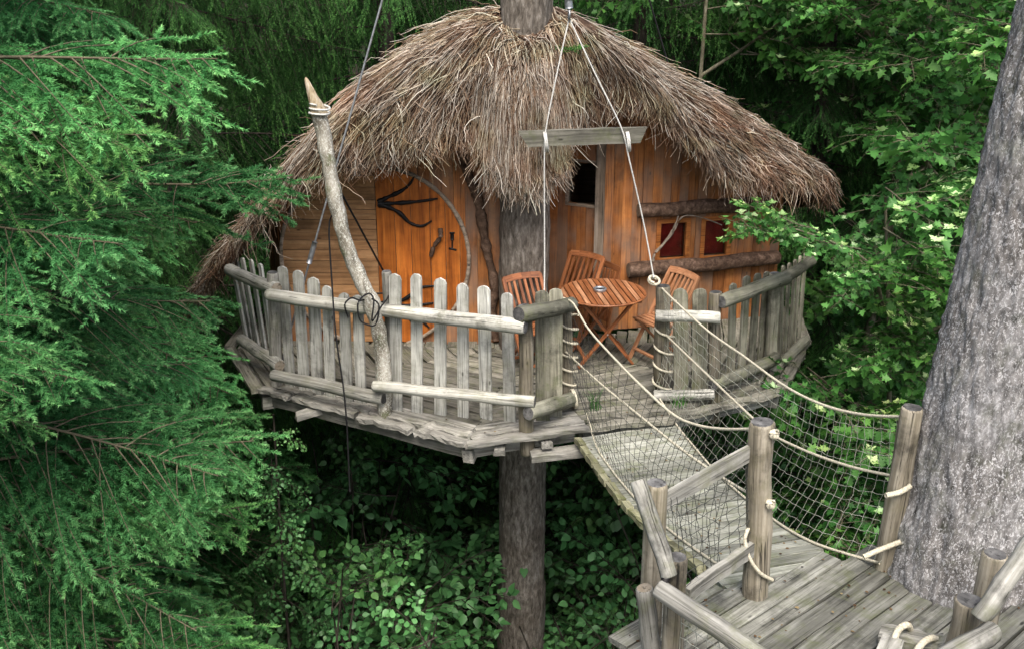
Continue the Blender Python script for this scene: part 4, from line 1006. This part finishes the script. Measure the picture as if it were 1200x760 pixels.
def table():
    c = P(707, 343, 9.96); c.z = 0; rz = R(8)
    t = thing('folding_table', c, 'round slatted folding table on crossed legs', 'table', rz=rz); m = WM[t.name]
    r = 0.435; z = 0.715
    cir = [(r * math.cos(2 * math.pi * i / 40), r * math.sin(2 * math.pi * i / 40)) for i in range(40)]
    n = 15; wd = 2 * r / n
    for k in range(n):
        x0 = -r + k * wd
        pl = clip([(x0 + .006, -r), (x0 + wd - .006, -r), (x0 + wd - .006, r), (x0 + .006, r)], cir)
        if len(pl) > 2:
            mm = m @ Matrix.Translation((0, 0, z)) @ Matrix.Rotation(R(90), 4, 'Z')
            prism('top_slat', [(b_, -a) for a, b_ in pl], mm, 0.022, M['teak'] if k % 3 else M['teak_pale'], t)
    ringp = [m @ Vector((x * 0.99, y * 0.99, z + 0.004)) for x, y in cir] + [m @ Vector((cir[0][0] * .99, cir[0][1] * .99, z + .004))]
    tube_obj('rim', ringp, 0.012, M['teak'], t, 82, 6)
    for y in (-0.24, 0.24): box_part('batten', t, m, (-0.34, y, z - 0.02), (0.34, y, z - 0.02), 0.04, 0.03, M['teak'])
    for s, y in ((1, -0.22), (1, 0.22), (-1, -0.18), (-1, 0.18)):
        box_part('leg', t, m, (-0.29 * s, y, 0.0), (0.27 * s, y, z - 0.02), 0.024, 0.046, M['teak'], (0, 1, 0))
    for s in (1, -1):
        box_part('stretcher', t, m, (-0.22 * s, -0.22, 0.09), (-0.22 * s, 0.22, 0.09), 0.035, 0.02, M['teak'])
    tube_obj('pivot', [m @ Vector((0, -0.25, .355)), m @ Vector((0, 0.25, .355))], 0.009, M['steel'], t, 3, 6)
    p = P(703, 341, 9.96); zc = z + 0.023
    at = thing('ashtray', (p.x, p.y, zc), 'small round metal ashtray in the middle of the slatted table', 'ashtray')
    prof = [(0.0, 0.004), (0.05, 0.004), (0.055, 0.03), (0.066, 0.032), (0.07, 0.026), (0.062, 0.0)]
    v, f = [], []; k = 20
    for r_, z_ in prof[1:]:
        for j in range(k): v.append((p.x + r_ * math.cos(2 * math.pi * j / k), p.y + r_ * math.sin(2 * math.pi * j / k), zc + z_))
    for i in range(len(prof) - 2):
        for j in range(k): f.append((i * k + j, i * k + (j + 1) % k, (i + 1) * k + (j + 1) % k, (i + 1) * k + j))
    f.append(tuple(range(k)))
    put('bowl', mesh_from('bowl', v, f, M['steel'], True), at)
table()

# ------------------------------------------------------------------ vegetation: shared bough and branch meshes
def rot_about(v, ax, ang):
    c, s = np.cos(ang)[..., None], np.sin(ang)[..., None]
    return v * c + np.cross(ax, v) * s + ax * (np.sum(ax * v, -1, keepdims=True)) * (1 - c)
def unit(v): return v / (np.linalg.norm(v, axis=-1, keepdims=True) + 1e-9)
def needles(a, b_, per_m, ln, wd, tint_in, tint_out, flat=0.5):
    """needles along the shoots a->b (arrays n,3)"""
    L = np.linalg.norm(b_ - a, axis=1); cnt = np.maximum(4, (L * per_m).astype(int))
    idx = np.repeat(np.arange(len(a)), cnt); n = len(idx)
    s = RNG.random(n); base = a[idx] + (b_ - a)[idx] * s[:, None]
    d = unit(b_ - a)[idx]; ref = np.tile(np.array([0, 0, 1.0]), (n, 1))
    side = unit(np.cross(d, ref)); upv = np.cross(side, d)
    ph = RNG.random(n) * 2 * math.pi
    rad = side * np.cos(ph)[:, None] + upv * (np.sin(ph) * flat)[:, None]; rad = unit(rad)
    fw = 0.45 + 0.35 * RNG.random(n) + 0.5 * s ** 3
    dirv = unit(rad + d * fw[:, None])
    l = ln * (0.75 + 0.5 * RNG.random(n)) * (1 - 0.35 * s ** 4)
    wv = unit(np.cross(dirv, RNG.normal(0, 1, (n, 3)))) * (wd / 2)
    v = np.stack([base - wv, base + wv, base + dirv * l[:, None]], 1).reshape(-1, 3)
    t_in, t_out = tint_in[idx], tint_out[idx]
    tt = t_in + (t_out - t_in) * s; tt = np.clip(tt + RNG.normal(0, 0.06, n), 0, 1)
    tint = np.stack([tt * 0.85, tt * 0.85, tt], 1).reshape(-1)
    return v, np.arange(n * 3).reshape(-1, 3), tint
def bough(name, L, n2, l2max, step3, l3, per_m, nl, nw_, mat, woodmat, droop=0.25, hang=0.0, seed=0, wood_r=0.016):
    rs = np.random.default_rng(seed)
    s = np.linspace(0, 1, 14); ax = np.stack([L * s, 0.12 * L * np.sin(s * 2.5 + seed) * s * 0.5, -droop * L * s ** 2 + 0.10 * L * s ** 4], 1)
    def at(q): return np.stack([np.interp(q, s, ax[:, k]) for k in range(3)], -1)
    parts = [tubes(ax[None], (wood_r * (1 - 0.8 * s))[None], 5)]
    A, B, TI, TO = [], [], [], []
    sticks, srad = [], []
    q2 = np.clip(np.linspace(0.10, 0.985, n2) + rs.normal(0, 0.006, n2), 0.05, 0.99)
    for i, q in enumerate(q2):
        o = at(np.array([q]))[0]; side = 1 if i % 2 else -1
        env = min(1, (q - 0.02) / 0.3) ** 0.7 * (1 - q) ** 0.75 * 1.5 + 0.10
        ln = l2max * env * rs.uniform(0.65, 1.1)
        an = math.radians(rs.uniform(34, 78)) * side
        el = rs.normal(0.06, 0.26) - hang * 0.9
        d = np.array([math.cos(an) * math.cos(el), math.sin(an) * math.cos(el), math.sin(el)])
        k = 6; ss = np.linspace(0, 1, k)
        path = o + d * (ln * ss)[:, None]; path[:, 2] -= (0.18 + hang * 0.55) * ln * ss ** 2
        path[:, 0] += 0.12 * ln * ss ** 2
        sticks.append(path); srad.append(0.0055 * (1 - 0.75 * ss))
        bare = rs.random() < 0.06
        m3 = max(2, int(ln / step3)); q3 = np.linspace(0.12, 0.98, m3)
        for j, r in enumerate(q3):
            if bare and r < 0.7: continue
            if rs.random() < 0.10: continue
            po = np.array([np.interp(r, ss, path[:, c]) for c in range(3)])
            tg = unit(np.array([np.interp(min(1, r + .1), ss, path[:, c]) for c in range(3)]) - np.array([np.interp(max(0, r - .1), ss, path[:, c]) for c in range(3)]))
            sd = 1 if j % 2 else -1
            u = unit(np.cross(tg, np.array([0, 0, 1.0])))
            a3 = math.radians(rs.uniform(35, 60))
            dd = tg * math.cos(a3) + u * (sd * math.sin(a3)) + np.array([0, 0, rs.normal(0.05, 0.28) - hang * 0.8])
            dd = unit(dd); l = l3 * rs.uniform(0.55, 1.2) * (0.55 + 0.45 * (1 - r))
            age = np.clip(0.28 + 0.35 * q + 0.25 * r + rs.normal(0, 0.12), 0, 0.85)
            A.append(po); B.append(po + dd * l); TI.append(age * 0.55); TO.append(min(1, age + rs.uniform(0.05, 0.30)))
        A.append(path[-3]); B.append(path[-1] + (path[-1] - path[-2]) * 0.3); TI.append(0.5); TO.append(0.95)
        A.append(path[1]); B.append(path[-2]); TI.append(0.2); TO.append(0.55)
    A.append(ax[-4]); B.append(ax[-1] + np.array([0.05, 0, 0.01])); TI.append(0.5); TO.append(0.95)
    A, B, TI, TO = map(np.array, (A, B, TI, TO))
    v, f, tint = needles(A, B, per_m, nl, nw_, TI, TO, 0.38 if hang < 0.6 else 0.5)
    parts.append(tubes(np.array(sticks), np.array(srad), 3))
    wv, wf = merge(parts)
    me = np_mesh(name, np.concatenate([v, wv]), [f] + [x + len(v) for x in wf], mat, np.concatenate([tint, np.zeros(len(wv))]))
    me.materials.append(woodmat)
    mi = np.zeros(len(me.polygons), np.int32); mi[len(f):] = 1; me.polygons.foreach_set('material_index', mi)
    return me
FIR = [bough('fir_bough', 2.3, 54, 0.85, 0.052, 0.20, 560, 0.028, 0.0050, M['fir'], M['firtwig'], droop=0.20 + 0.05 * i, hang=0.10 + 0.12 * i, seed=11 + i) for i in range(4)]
SPR = [bough('spruce_bough', 2.6, 44, 0.80, 0.070, 0.24, 280, 0.028, 0.0075, M['spruce'], M['darkbark'], droop=0.22, hang=0.75 + 0.2 * i, seed=31 + i) for i in range(3)]
FAR = [bough('conifer_bough', 2.8, 34, 0.95, 0.11, 0.30, 150, 0.042, 0.015, M['spruce'], M['darkbark'], droop=0.25, hang=0.3 + 0.3 * i, seed=51 + i) for i in range(3)]

MAPLE_OUT = [(0, 0), (0.02, 0.12), (-0.04, 0.42), (0.24, 0.22), (0.30, 0.34), (0.44, 0.58), (0.52, 0.22), (0.66, 0.28), (0.76, 0.16), (1.0, 0.0)]
def maple_outline():
    up_ = MAPLE_OUT[1:-1]; return np.array([MAPLE_OUT[0]] + up_ + [MAPLE_OUT[-1]] + [(x, -y) for x, y in up_[::-1]])
OVAL = np.array([(0, 0), (0.14, 0.26), (0.42, 0.37), (0.72, 0.22), (1.0, 0.0), (0.72, -0.22), (0.42, -0.37), (0.14, -0.26)])
def leaves(base, d, nrm, size, outline, fold=0.18, curl=0.12):
    n = len(base); k = len(outline); d = unit(d); side = unit(np.cross(nrm, d)); up_ = np.cross(d, side)
    x = outline[:, 0][None, :, None]; y = outline[:, 1][None, :, None]
    z = np.abs(y) * fold - x * x * curl
    v = base[:, None] + size[:, None, None] * (d[:, None] * x + side[:, None] * y + up_[:, None] * z)
    c = base + size[:, None] * (d * 0.45 - up_ * 0.02)
    V = np.concatenate([v, c[:, None]], 1); i = np.arange(k); j = (i + 1) % k
    f = np.stack([i, j, np.full(k, k)], 1)[None] + (np.arange(n) * (k + 1))[:, None, None]
    return V.reshape(-1, 3), f.reshape(-1, 3), k + 1
def leaf_branch(name, L, n_tw, l_tw, per_tw, size, outline, mat, woodmat, seed, droop=0.12, pale=0.0, flat=0.5):
    rs = np.random.default_rng(seed); s = np.linspace(0, 1, 10)
    ax = np.stack([L * s, 0.18 * L * np.sin(2.2 * s + seed) * s, 0.10 * L * np.sin(s * 2 + seed * 2) - droop * L * s ** 2], 1)
    sticks, rad = [ax], [0.011 * (1 - 0.8 * s)]
    bs, ds, ns, sz, tn = [], [], [], [], []
    def spray(path, m, tip_pale):
        kk = len(path)
        for j in range(m):
            r = 0.15 + 0.85 * (j + rs.random() * 0.6) / m; r = min(r, 1)
            p = np.array([np.interp(r, np.linspace(0, 1, kk), path[:, c]) for c in range(3)])
            tg = unit(path[-1] - path[0]); sd = 1 if j % 2 else -1
            out = unit(np.cross(tg, np.array([0, 0, 1.0]))) * sd
            dd = unit(tg * rs.uniform(0.1, 0.9) + out * rs.uniform(0.5, 1.0) + np.array([0, 0, rs.normal(-0.15, 0.3)]))
            pet = rs.uniform(0.2, 0.55) * size
            bs.append(p + dd * pet); ds.append(dd + np.array([0, 0, -0.25])); ns.append(np.array([0, 0, 1.0]) * 1.0 + rs.normal(0, flat, 3))
            sz.append(size * rs.uniform(0.55, 1.2)); tn.append(np.clip(rs.normal(0.42, 0.2), 0, 0.8))
            sticks2.append(np.stack([p, p + dd * pet * 0.5, p + dd * pet]))
        if tip_pale:
            for j in range(4):
                a = j * 1.57 + rs.random(); dd = unit(np.array([math.cos(a), math.sin(a), rs.uniform(0.3, 1.1)]))
                bs.append(path[-1] + dd * 0.01); ds.append(dd); ns.append(np.array([-dd[0], -dd[1], 1.0])); sz.append(size * rs.uniform(0.5, 0.8)); tn.append(rs.uniform(0.88, 1.0))
    sticks2 = []
    for i in range(n_tw):
        q = 0.12 + 0.86 * (i + rs.random() * 0.5) / n_tw; q = min(q, 1)
        o = np.array([np.interp(q, s, ax[:, c]) for c in range(3)]); sd = 1 if i % 2 else -1
        an = math.radians(rs.uniform(25, 75)) * sd; el = rs.normal(0.1, 0.35)
        d = np.array([math.cos(an) * math.cos(el), math.sin(an) * math.cos(el), math.sin(el)])
        ln = l_tw * rs.uniform(0.5, 1.15) * (1.1 - 0.5 * q); path = o + d * (ln * s)[:, None]; path[:, 2] -= 0.15 * ln * s ** 2
        sticks.append(path); rad.append(0.005 * (1 - 0.7 * s)); spray(path, per_tw, rs.random() < pale)
    spray(ax, per_tw, pale > 0)
    v, f, k = leaves(np.array(bs), np.array(ds), np.array(ns), np.array(sz), outline)
    tint = np.repeat(np.array(tn), k)
    wv, wf = merge([tubes(np.array(sticks), np.array(rad), 4), tubes(np.array(sticks2), np.full((len(sticks2), 3), 0.0016), 3)])
    me = np_mesh(name, np.concatenate([v, wv]), [f] + [x + len(v) for x in wf], mat, np.concatenate([tint, np.zeros(len(wv))]))
    me.materials.append(woodmat); mi = np.zeros(len(me.polygons), np.int32); mi[len(f):] = 1
    me.polygons.foreach_set('material_index', mi); return me
MO = maple_outline()
MAP = [leaf_branch('maple_branch', 1.25, 15, 0.55, 8, 0.115, MO, M['maple'], M['saplingbark'], 71 + i, pale=0.12 * (i % 2)) for i in range(4)]
MAPP = [leaf_branch('maple_branch', 1.1, 11, 0.5, 7, 0.125, MO, M['maple'], M['saplingbark'], 91 + i, pale=0.75, droop=0.0) for i in range(2)]
HAZ = [leaf_branch('leafy_branch', 1.3, 13, 0.6, 8, 0.118, OVAL, M['hazel'], M['darkbark'], 81 + i, droop=0.2, flat=0.6) for i in range(4)]

DZ = [(v_.x, v_.y) for v_ in V_] + [(3.5, 13.4), (-3.2, 13.4)]
def in_house(p):
    x, y, z = p
    if not -0.25 < z < 3.4: return False
    c = False
    for i in range(len(DZ)):
        (x0, y0), (x1, y1) = DZ[i], DZ[i - 1]
        if (y0 > y) != (y1 > y) and x < (x1 - x0) * (y - y0) / (y1 - y0) + x0: c = not c
    return c
def clear(p, az, el, ln):
    return not any(in_house((p[0] + math.cos(az) * math.cos(el) * ln * s, p[1] + math.sin(az) * math.cos(el) * ln * s, p[2] + math.sin(el) * ln * s)) for s in (0.0, 0.4, 0.75, 1.0, 1.15))
def inst(name, me, parent, loc, az, el=0.0, roll=0.0, sc=1.0):
    o = bpy.data.objects.new(name, me)
    m = Matrix.Translation(Vector(loc)) @ Matrix.Rotation(az, 4, 'Z') @ Matrix.Rotation(-el, 4, 'Y') @ Matrix.Rotation(roll, 4, 'X') @ Matrix.Scale(sc, 4)
    C.objects.link(o); o.parent = parent; o.matrix_parent_inverse = WM[parent.name].inverted(); o.matrix_basis = m
    return o
def simple_trunk(parent, pts, r0, r1, mat, sides=10, n=30):
    return tube_obj('trunk', pts, r0, mat, parent, n, sides, taper=r1, rough=0.12)
def conifer(x, y, top, zlo, n, label, boughs, rmin, rmax, r=0.16, name='fir_tree', el=(-0.15, 0.15), seed=0, group=None, skip=None, extra=()):
    g = gz(x, y); rs = random.Random(seed)
    t = thing(name, (x, y, g), label, 'tree', group)
    simple_trunk(t, [(x, y, g), (x + 0.05, y, (g + top) / 2), (x, y, top)], r, 0.03, M['darkbark'])
    for i in range(n):
        s = (i + rs.random()) / n; z = zlo + (top - zlo) * s
        az = i * 2.39996 + rs.uniform(-0.4, 0.4)
        ln = (rmax + (rmin - rmax) * max(0, (z + 1) / (top + 1)) ** 1.3) * rs.uniform(0.8, 1.1)
        me = boughs[rs.randrange(len(boughs))]; base = 2.3 if boughs is FIR else 2.6
        loc = (x + math.cos(az) * r * 0.6, y + math.sin(az) * r * 0.6, z)
        if skip and skip(loc, az, ln): continue
        if not clear(loc, az, -0.12, ln): continue
        inst('bough', me, t, loc, az, rs.uniform(*el), rs.uniform(-0.25, 0.25), ln / base)
    for z, az, ln, e in extra:
        inst('bough', boughs[rs.randrange(len(boughs))], t, (x + math.cos(az) * r * .6, y + math.sin(az) * r * .6, z), az, e, rs.uniform(-.15, .15), ln / 2.3)
    return t
def broadleaf(x, y, height, label, branches, r=0.07, name='maple_tree', n=60, spread=1.4, zlo=0.5, seed=0, group=None, lean=(0, 0), mat=None, size=(0.8, 1.25), limbs=5, cat='tree'):
    g = gz(x, y); rs = random.Random(seed); t = thing(name, (x, y, g), label, cat, group)
    tp = (x + lean[0], y + lean[1], g + height)
    pts = [(x, y, g), (x + lean[0] * 0.25 + rs.uniform(-.12, .12), y + lean[1] * 0.25, g + height * 0.35), (x + lean[0] * 0.6 + rs.uniform(-.15, .15), y + lean[1] * 0.6, g + height * 0.7), tp]
    simple_trunk(t, pts, r, 0.012, mat or M['saplingbark'])
    c = catmull(pts, 40); stems = [c]
    for k in range(limbs):
        i = int(40 * rs.uniform(zlo / height, 0.8)); o = c[i]; az = k * 2.4 + rs.uniform(-.4, .4); l = spread * rs.uniform(0.7, 1.1)
        lp_ = [o, o + np.array([math.cos(az) * l * 0.5, math.sin(az) * l * 0.5, 0.35 * l]), o + np.array([math.cos(az) * l, math.sin(az) * l, 0.75 * l])]
        tube_obj('limb', lp_, r * 0.42, mat or M['saplingbark'], t, 14, 6, taper=0.008, rough=0.2); stems.append(catmull(lp_, 40))
    for i in range(n):
        st = stems[0] if i % 2 == 0 else stems[1 + rs.randrange(len(stems) - 1)]
        lo = int(40 * zlo / height) if st is stems[0] else 12
        p = st[rs.randrange(min(lo, 38), 40)]
        az, el, sc_ = rs.uniform(0, 6.283), rs.uniform(-0.35, 0.5), rs.uniform(*size)
        if not clear(p, az, el, 1.35 * sc_): continue
        inst('branch', branches[rs.randrange(len(branches))], t, p, az, el, rs.uniform(-.5, .5), sc_)
    return t
def shrub(x, y, height, label, branches, n=34, spread=1.0, seed=0, name='hazel_shrub', group=None, stems=6, size=(0.7, 1.1)):
    g = gz(x, y); rs = random.Random(seed); t = thing(name, (x, y, g), label, 'shrub', group); st = []
    for k in range(stems):
        az = k * 2.4 + rs.uniform(-.5, .5); l = spread * rs.uniform(0.4, 1.0); h = height * rs.uniform(0.7, 1.0)
        p = [(x, y, g), (x + math.cos(az) * l * 0.3, y + math.sin(az) * l * 0.3, g + h * 0.5), (x + math.cos(az) * l, y + math.sin(az) * l, g + h)]
        tube_obj('stem', p, 0.028, M['darkbark'], t, 16, 6, taper=0.008); st.append(catmull(p, 30))
    for i in range(n):
        c = st[i % stems]; p = c[rs.randrange(8, 30)]
        az, el, sc_ = rs.uniform(0, 6.283), rs.uniform(-0.2, 0.6), rs.uniform(*size)
        if not clear(p, az, el, 1.3 * sc_): continue
        inst('branch', branches[rs.randrange(len(branches))], t, p, az, el, rs.uniform(-.4, .4), sc_)
    return t

# near firs on the left
def vis_ok(loc, az, ln):               # keep boughs out of the clear space round the hut and the lens
    tx, ty = loc[0] + math.cos(az) * ln, loc[1] + math.sin(az) * ln
    return ty < 2.6
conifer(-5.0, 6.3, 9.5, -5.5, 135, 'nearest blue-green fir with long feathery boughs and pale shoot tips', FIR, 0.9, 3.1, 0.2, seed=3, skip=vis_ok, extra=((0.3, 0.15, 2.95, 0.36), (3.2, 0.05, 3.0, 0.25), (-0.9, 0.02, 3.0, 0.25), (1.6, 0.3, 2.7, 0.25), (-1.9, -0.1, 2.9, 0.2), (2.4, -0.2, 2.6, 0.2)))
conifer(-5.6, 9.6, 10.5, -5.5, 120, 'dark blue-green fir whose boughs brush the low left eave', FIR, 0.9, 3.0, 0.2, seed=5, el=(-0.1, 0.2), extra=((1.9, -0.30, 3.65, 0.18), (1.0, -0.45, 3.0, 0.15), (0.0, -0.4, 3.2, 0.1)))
conifer(-4.6, 13.2, 11, -4.5, 125, 'tall spruce with drooping twigs left behind the thatch', SPR, 0.9, 3.2, 0.22, 'spruce_tree', seed=8)
conifer(-1.9, 15.6, 12, -4.5, 125, 'dark spruce with hanging twigs straight behind the roof', SPR, 0.9, 3.2, 0.22, 'spruce_tree', seed=9)
conifer(1.9, 16.0, 12, -4.5, 120, 'dark spruce rising behind the trunk top and the right roof slope', SPR, 0.9, 3.2, 0.22, 'spruce_tree', seed=10)
conifer(4.6, 15.6, 12, -4.5, 120, 'dark spruce between the roof and the slender maples', SPR, 0.9, 3.0, 0.22, 'spruce_tree', seed=12)
conifer(-7.6, 13.0, 12, -4.5, 70, 'shaded spruce at the far left behind the firs', SPR, 0.9, 3.4, 0.22, 'spruce_tree', seed=13)
FARL = 'dark conifer deep in the forest behind the tree house'
for i, (x, y) in enumerate(((-13, 19), (-9.5, 18), (-6.3, 19.5), (-3.4, 20.5), (-0.2, 20), (3.0, 20.5), (6.3, 19.5), (9.6, 20), (13, 19.5), (-11.5, 25), (-7.5, 25.5), (-3.5, 26), (0.8, 25.5), (5, 26), (9, 25.5), (13.5, 25.5))):
    conifer(x, y, 13, -4.5, 70, FARL, FAR, 1.2, 3.4, 0.25, 'conifer_tree', seed=100 + i, group='conifers deep in the forest')
# broadleaf trees on the right
broadleaf(4.75, 13.0, 13.0, 'slender maple with forked trunk right of the thatch', MAP, 0.085, seed=21, n=80, spread=1.5, zlo=2.0, lean=(0.5, 0.2))
broadleaf(5.3, 11.6, 12.5, 'slender straight maple close to the thick old trunk', MAP, 0.08, seed=22, n=90, spread=1.5, zlo=1.5, lean=(0.4, 0))
MT = broadleaf(4.25, 10.0, 8.4, 'leafy maple with pale new shoots leaning over the mossy fence', MAP[:2] + MAPP, 0.06, seed=23, n=70, spread=1.1, zlo=3.0, lean=(-0.5, 0.1), size=(0.7, 1.05))
broadleaf(7.2, 13.5, 12.0, 'broad maple behind the thick old trunk', MAP, 0.09, seed=24, n=80, spread=1.8, zlo=2.0)
broadleaf(6.6, 16.5, 13.0, 'bushy maple far back between the dark spruces', MAP, 0.09, seed=25, n=90, spread=1.9, zlo=2.0, size=(1.0, 1.5))
broadleaf(4.9, 8.2, 6.2, 'low leafy maple sapling behind the pale net', MAP, 0.045, seed=26, n=60, spread=1.0, zlo=1.0, size=(0.7, 1.1))
broadleaf(3.3, 9.0, 5.2, 'young maple growing under the right edge of the deck', MAP, 0.04, seed=27, n=50, spread=0.9, zlo=0.8, size=(0.7, 1.0))
broadleaf(4.0, 7.2, 5.0, 'young maple growing below the bridge beside the trunk', MAP, 0.04, seed=28, n=50, spread=0.9, zlo=0.8, size=(0.7, 1.0))
def fence_limb():
    o = [Vector((3.85, 10.0, 0.5)), Vector((3.45, 9.45, 1.15)), Vector((3.0, 9.2, 1.45)), Vector((2.55, 9.15, 1.62))]
    tube_obj('limb', o, 0.022, M['saplingbark'], MT, 24, 6, taper=0.006, rough=0.2); c = catmull(o, 20); rs = random.Random(4)
    for i, (k, az, el, sc_) in enumerate(((7, 2.6, 0.15, 0.6), (9, 3.6, 0.3, 0.55), (11, 2.9, 0.5, 0.55), (13, 3.5, 0.05, 0.6), (15, 2.8, 0.2, 0.6), (17, 3.6, 0.35, 0.55), (19, 3.2, -0.25, 0.5), (19, 3.0, 0.5, 0.45), (10, 4.4, -0.3, 0.55), (5, 4.2, 0.1, 0.7), (4, 1.5, 0.5, 0.6), (8, 4.8, 0.3, 0.6))):
        inst('branch', (MAPP + MAP[:1])[i % 3], MT, c[k], az, el, rs.uniform(-.3, .3), sc_)
fence_limb()
broadleaf(2.6, 14.2, 11.5, 'pale green maple close behind the right roof slope', MAP, 0.07, seed=29, n=60, spread=1.5, zlo=5.0, size=(0.9, 1.3))
# shrubs under the deck
for i, (x, y, h, l) in enumerate(((-2.1, 8.7, 4.9, 'round-leaved shrub below the left corner of the deck'), (-1.2, 9.4, 4.3, 'round-leaved shrub under the middle of the picket fence'), (-0.6, 10.8, 2.6, 'shaded shrub left of the trunk foot'),
                                  (-2.2, 11.5, 4.3, 'shaded shrub far under the deck behind the other shrubs'), (1.2, 10.6, 2.6, 'shaded shrub right of the trunk foot'), (-1.9, 7.8, 3.4, 'low round-leaved shrub beside the lower fir boughs'), (0.95, 9.6, 2.4, 'low shrub between the trunk foot and the bridge'), (-1.5, 8.1, 4.3, 'lush round-leaved shrub under the hanging black rope'), (2.3, 11.4, 4.0, 'shaded shrub under the right half of the deck'))):
    shrub(x, y, h + 0.9, l, HAZ, n=30, spread=1.0, seed=200 + i, group=None, size=(0.75, 1.25))
for i, (x, y) in enumerate(((-5, 16), (-1, 17), (3, 17), (7, 18), (-3, 13.5), (0.8, 13.8), (3.4, 13.6), (6, 14.8), (9, 16), (-8, 17))):
    shrub(x, y, 4.4, 'dark shrub of the forest undergrowth behind the tree house', HAZ, n=34, spread=1.5, seed=300 + i, group='undergrowth shrubs behind the tree house', size=(1.0, 1.5), name='forest_shrub')
# creeper at the deck corner and a tuft on the roof
t = thing('creeper', G(335, 480, -0.1), 'leafy creeper climbing to the left corner of the deck', 'plant')
g0 = Vector((-2.28, 8.9, -0.15)); tube_obj('stem', [Vector((-2.4, 9.1, gz(-2.4, 9.1))), Vector((-2.35, 9.0, -2.5)), g0], 0.02, M['darkbark'], t, 20, 6, taper=0.01)
for i in range(12):
    z = -0.25 - i * 0.17; inst('branch', HAZ[i % 4], t, (-2.3 - 0.006 * i, 8.85, z), i * 2.3, -0.6, 0.3, 0.30 + 0.015 * i)
t = thing('roof_tuft', P(668, 56, 9.9), 'small green plant growing out of the thatch beside the trunk', 'plant')
h = P(668, 60, 9.85)
hit = RBVH.ray_cast(CAM, ray(668, 60).normalized())[0]; h = hit - ray(668, 60).normalized() * 0.16
for i in range(6): inst('shoot', MAP[i % 4], t, h, i * 1.05 + 0.3, 0.45, 0.2, 0.13)

def grass_tuft(px, py, z, n, ln, label):
    c = G(px, py, z); k = 5; s = np.linspace(0, 1, k)
    az = RNG.random(n) * 6.283; lean = RNG.uniform(0.1, 0.9, n); l = ln * RNG.uniform(0.5, 1.1, n)
    o = np.stack([c.x + RNG.normal(0, 0.035, n), c.y + RNG.normal(0, 0.035, n), np.full(n, c.z - 0.01)], 1)
    p = o[:, None] + np.stack([np.cos(az)[:, None] * lean[:, None] * l[:, None] * s ** 2, np.sin(az)[:, None] * lean[:, None] * l[:, None] * s ** 2, l[:, None] * (s - 0.35 * lean[:, None] * s ** 2)], -1)
    v_, f_ = tubes(p, np.tile(0.0035 * (1 - 0.85 * s), (n, 1)), 3)
    tag(put('grass_tuft', np_mesh('grass_tuft', v_, f_, M['maple'], np.repeat(RNG.uniform(0.4, 0.87, n), k * 3))), label, 'grass')
grass_tuft(697, 478, 0.0, 34, 0.26, 'tuft of grass sprouting by the left gate post at the bridge head')
grass_tuft(795, 474, 0.0, 24, 0.2, 'tuft of grass sprouting below the right gate post')
# ------------------------------------------------------------------ leafy ground cover
def ground_cover():
    n = 9000
    x = RNG.uniform(-10, 10, n); y = RNG.uniform(5.5, 19, n)
    dens = np.array([noise.noise(Vector((a * 0.5, c * 0.5, 20))) for a, c in zip(x, y)])
    hgt = (0.1 + 0.5 * np.clip(dens + 0.35, 0, 1)) * RNG.random(n) ** 0.7
    z = np.array([gz(a, c) for a, c in zip(x, y)]) + 0.1 + hgt
    base = np.stack([x, y, z], 1); d = RNG.normal(0, 1, (n, 3)); d[:, 2] = d[:, 2] * 0.25 - 0.2
    nr = RNG.normal(0, 0.45, (n, 3)); nr[:, 2] += 1
    v_, f_, k = leaves(base, d, nr, RNG.uniform(0.07, 0.17, n), OVAL)
    tag(put('ground_cover', np_mesh('ground_cover', v_, f_, M['hazel'], np.repeat(np.clip(RNG.normal(0.05, 0.12, n), 0, 1), k))), 'dark leafy ground cover on the forest floor', 'ground cover', kind='stuff')
ground_cover()

# ------------------------------------------------------------------ fallen needles and leaves caught on the boards
def litter():
    n = 420; pts = []
    while len(pts) < n:
        k = random.random()
        if k < 0.4:
            x, y = random.uniform(0.6, 3.2), random.uniform(3.9, 5.4)
            if inpoly(x, y): pts.append((x, y, PZ + 0.008))
        elif k < 0.6:
            s_, u_ = random.random(), random.random(); p = BL(s_).lerp(BR(s_), u_); pts.append((p.x, p.y, p.z + 0.026))
        else:
            x, y = random.uniform(-2.3, 3.0), random.uniform(8.0, 10.8)
            if in_house((x, y, 0.5)): pts.append((x, y, 0.006))
    base = np.array(pts); d = RNG.normal(0, 1, (n, 3)); d[:, 2] = 0.03; nr = RNG.normal(0, 0.12, (n, 3)); nr[:, 2] += 1
    v_, f_, k = leaves(base, d, nr, RNG.uniform(0.010, 0.026, n), OVAL, fold=0.1, curl=0.0)
    tag(put('leaf_litter', np_mesh('leaf_litter', v_, f_, M['litter'], np.repeat(RNG.random(n), k))), 'small dry brown leaves scattered over the deck, bridge and landing boards', 'leaf litter', kind='stuff')
M['litter'] = tinted('dry_leaf_litter', [(0.0, (0.03, 0.018, 0.010)), (0.6, (0.09, 0.055, 0.028)), (1.0, (0.19, 0.15, 0.08))], rough=0.8, spec=0.1)
litter()
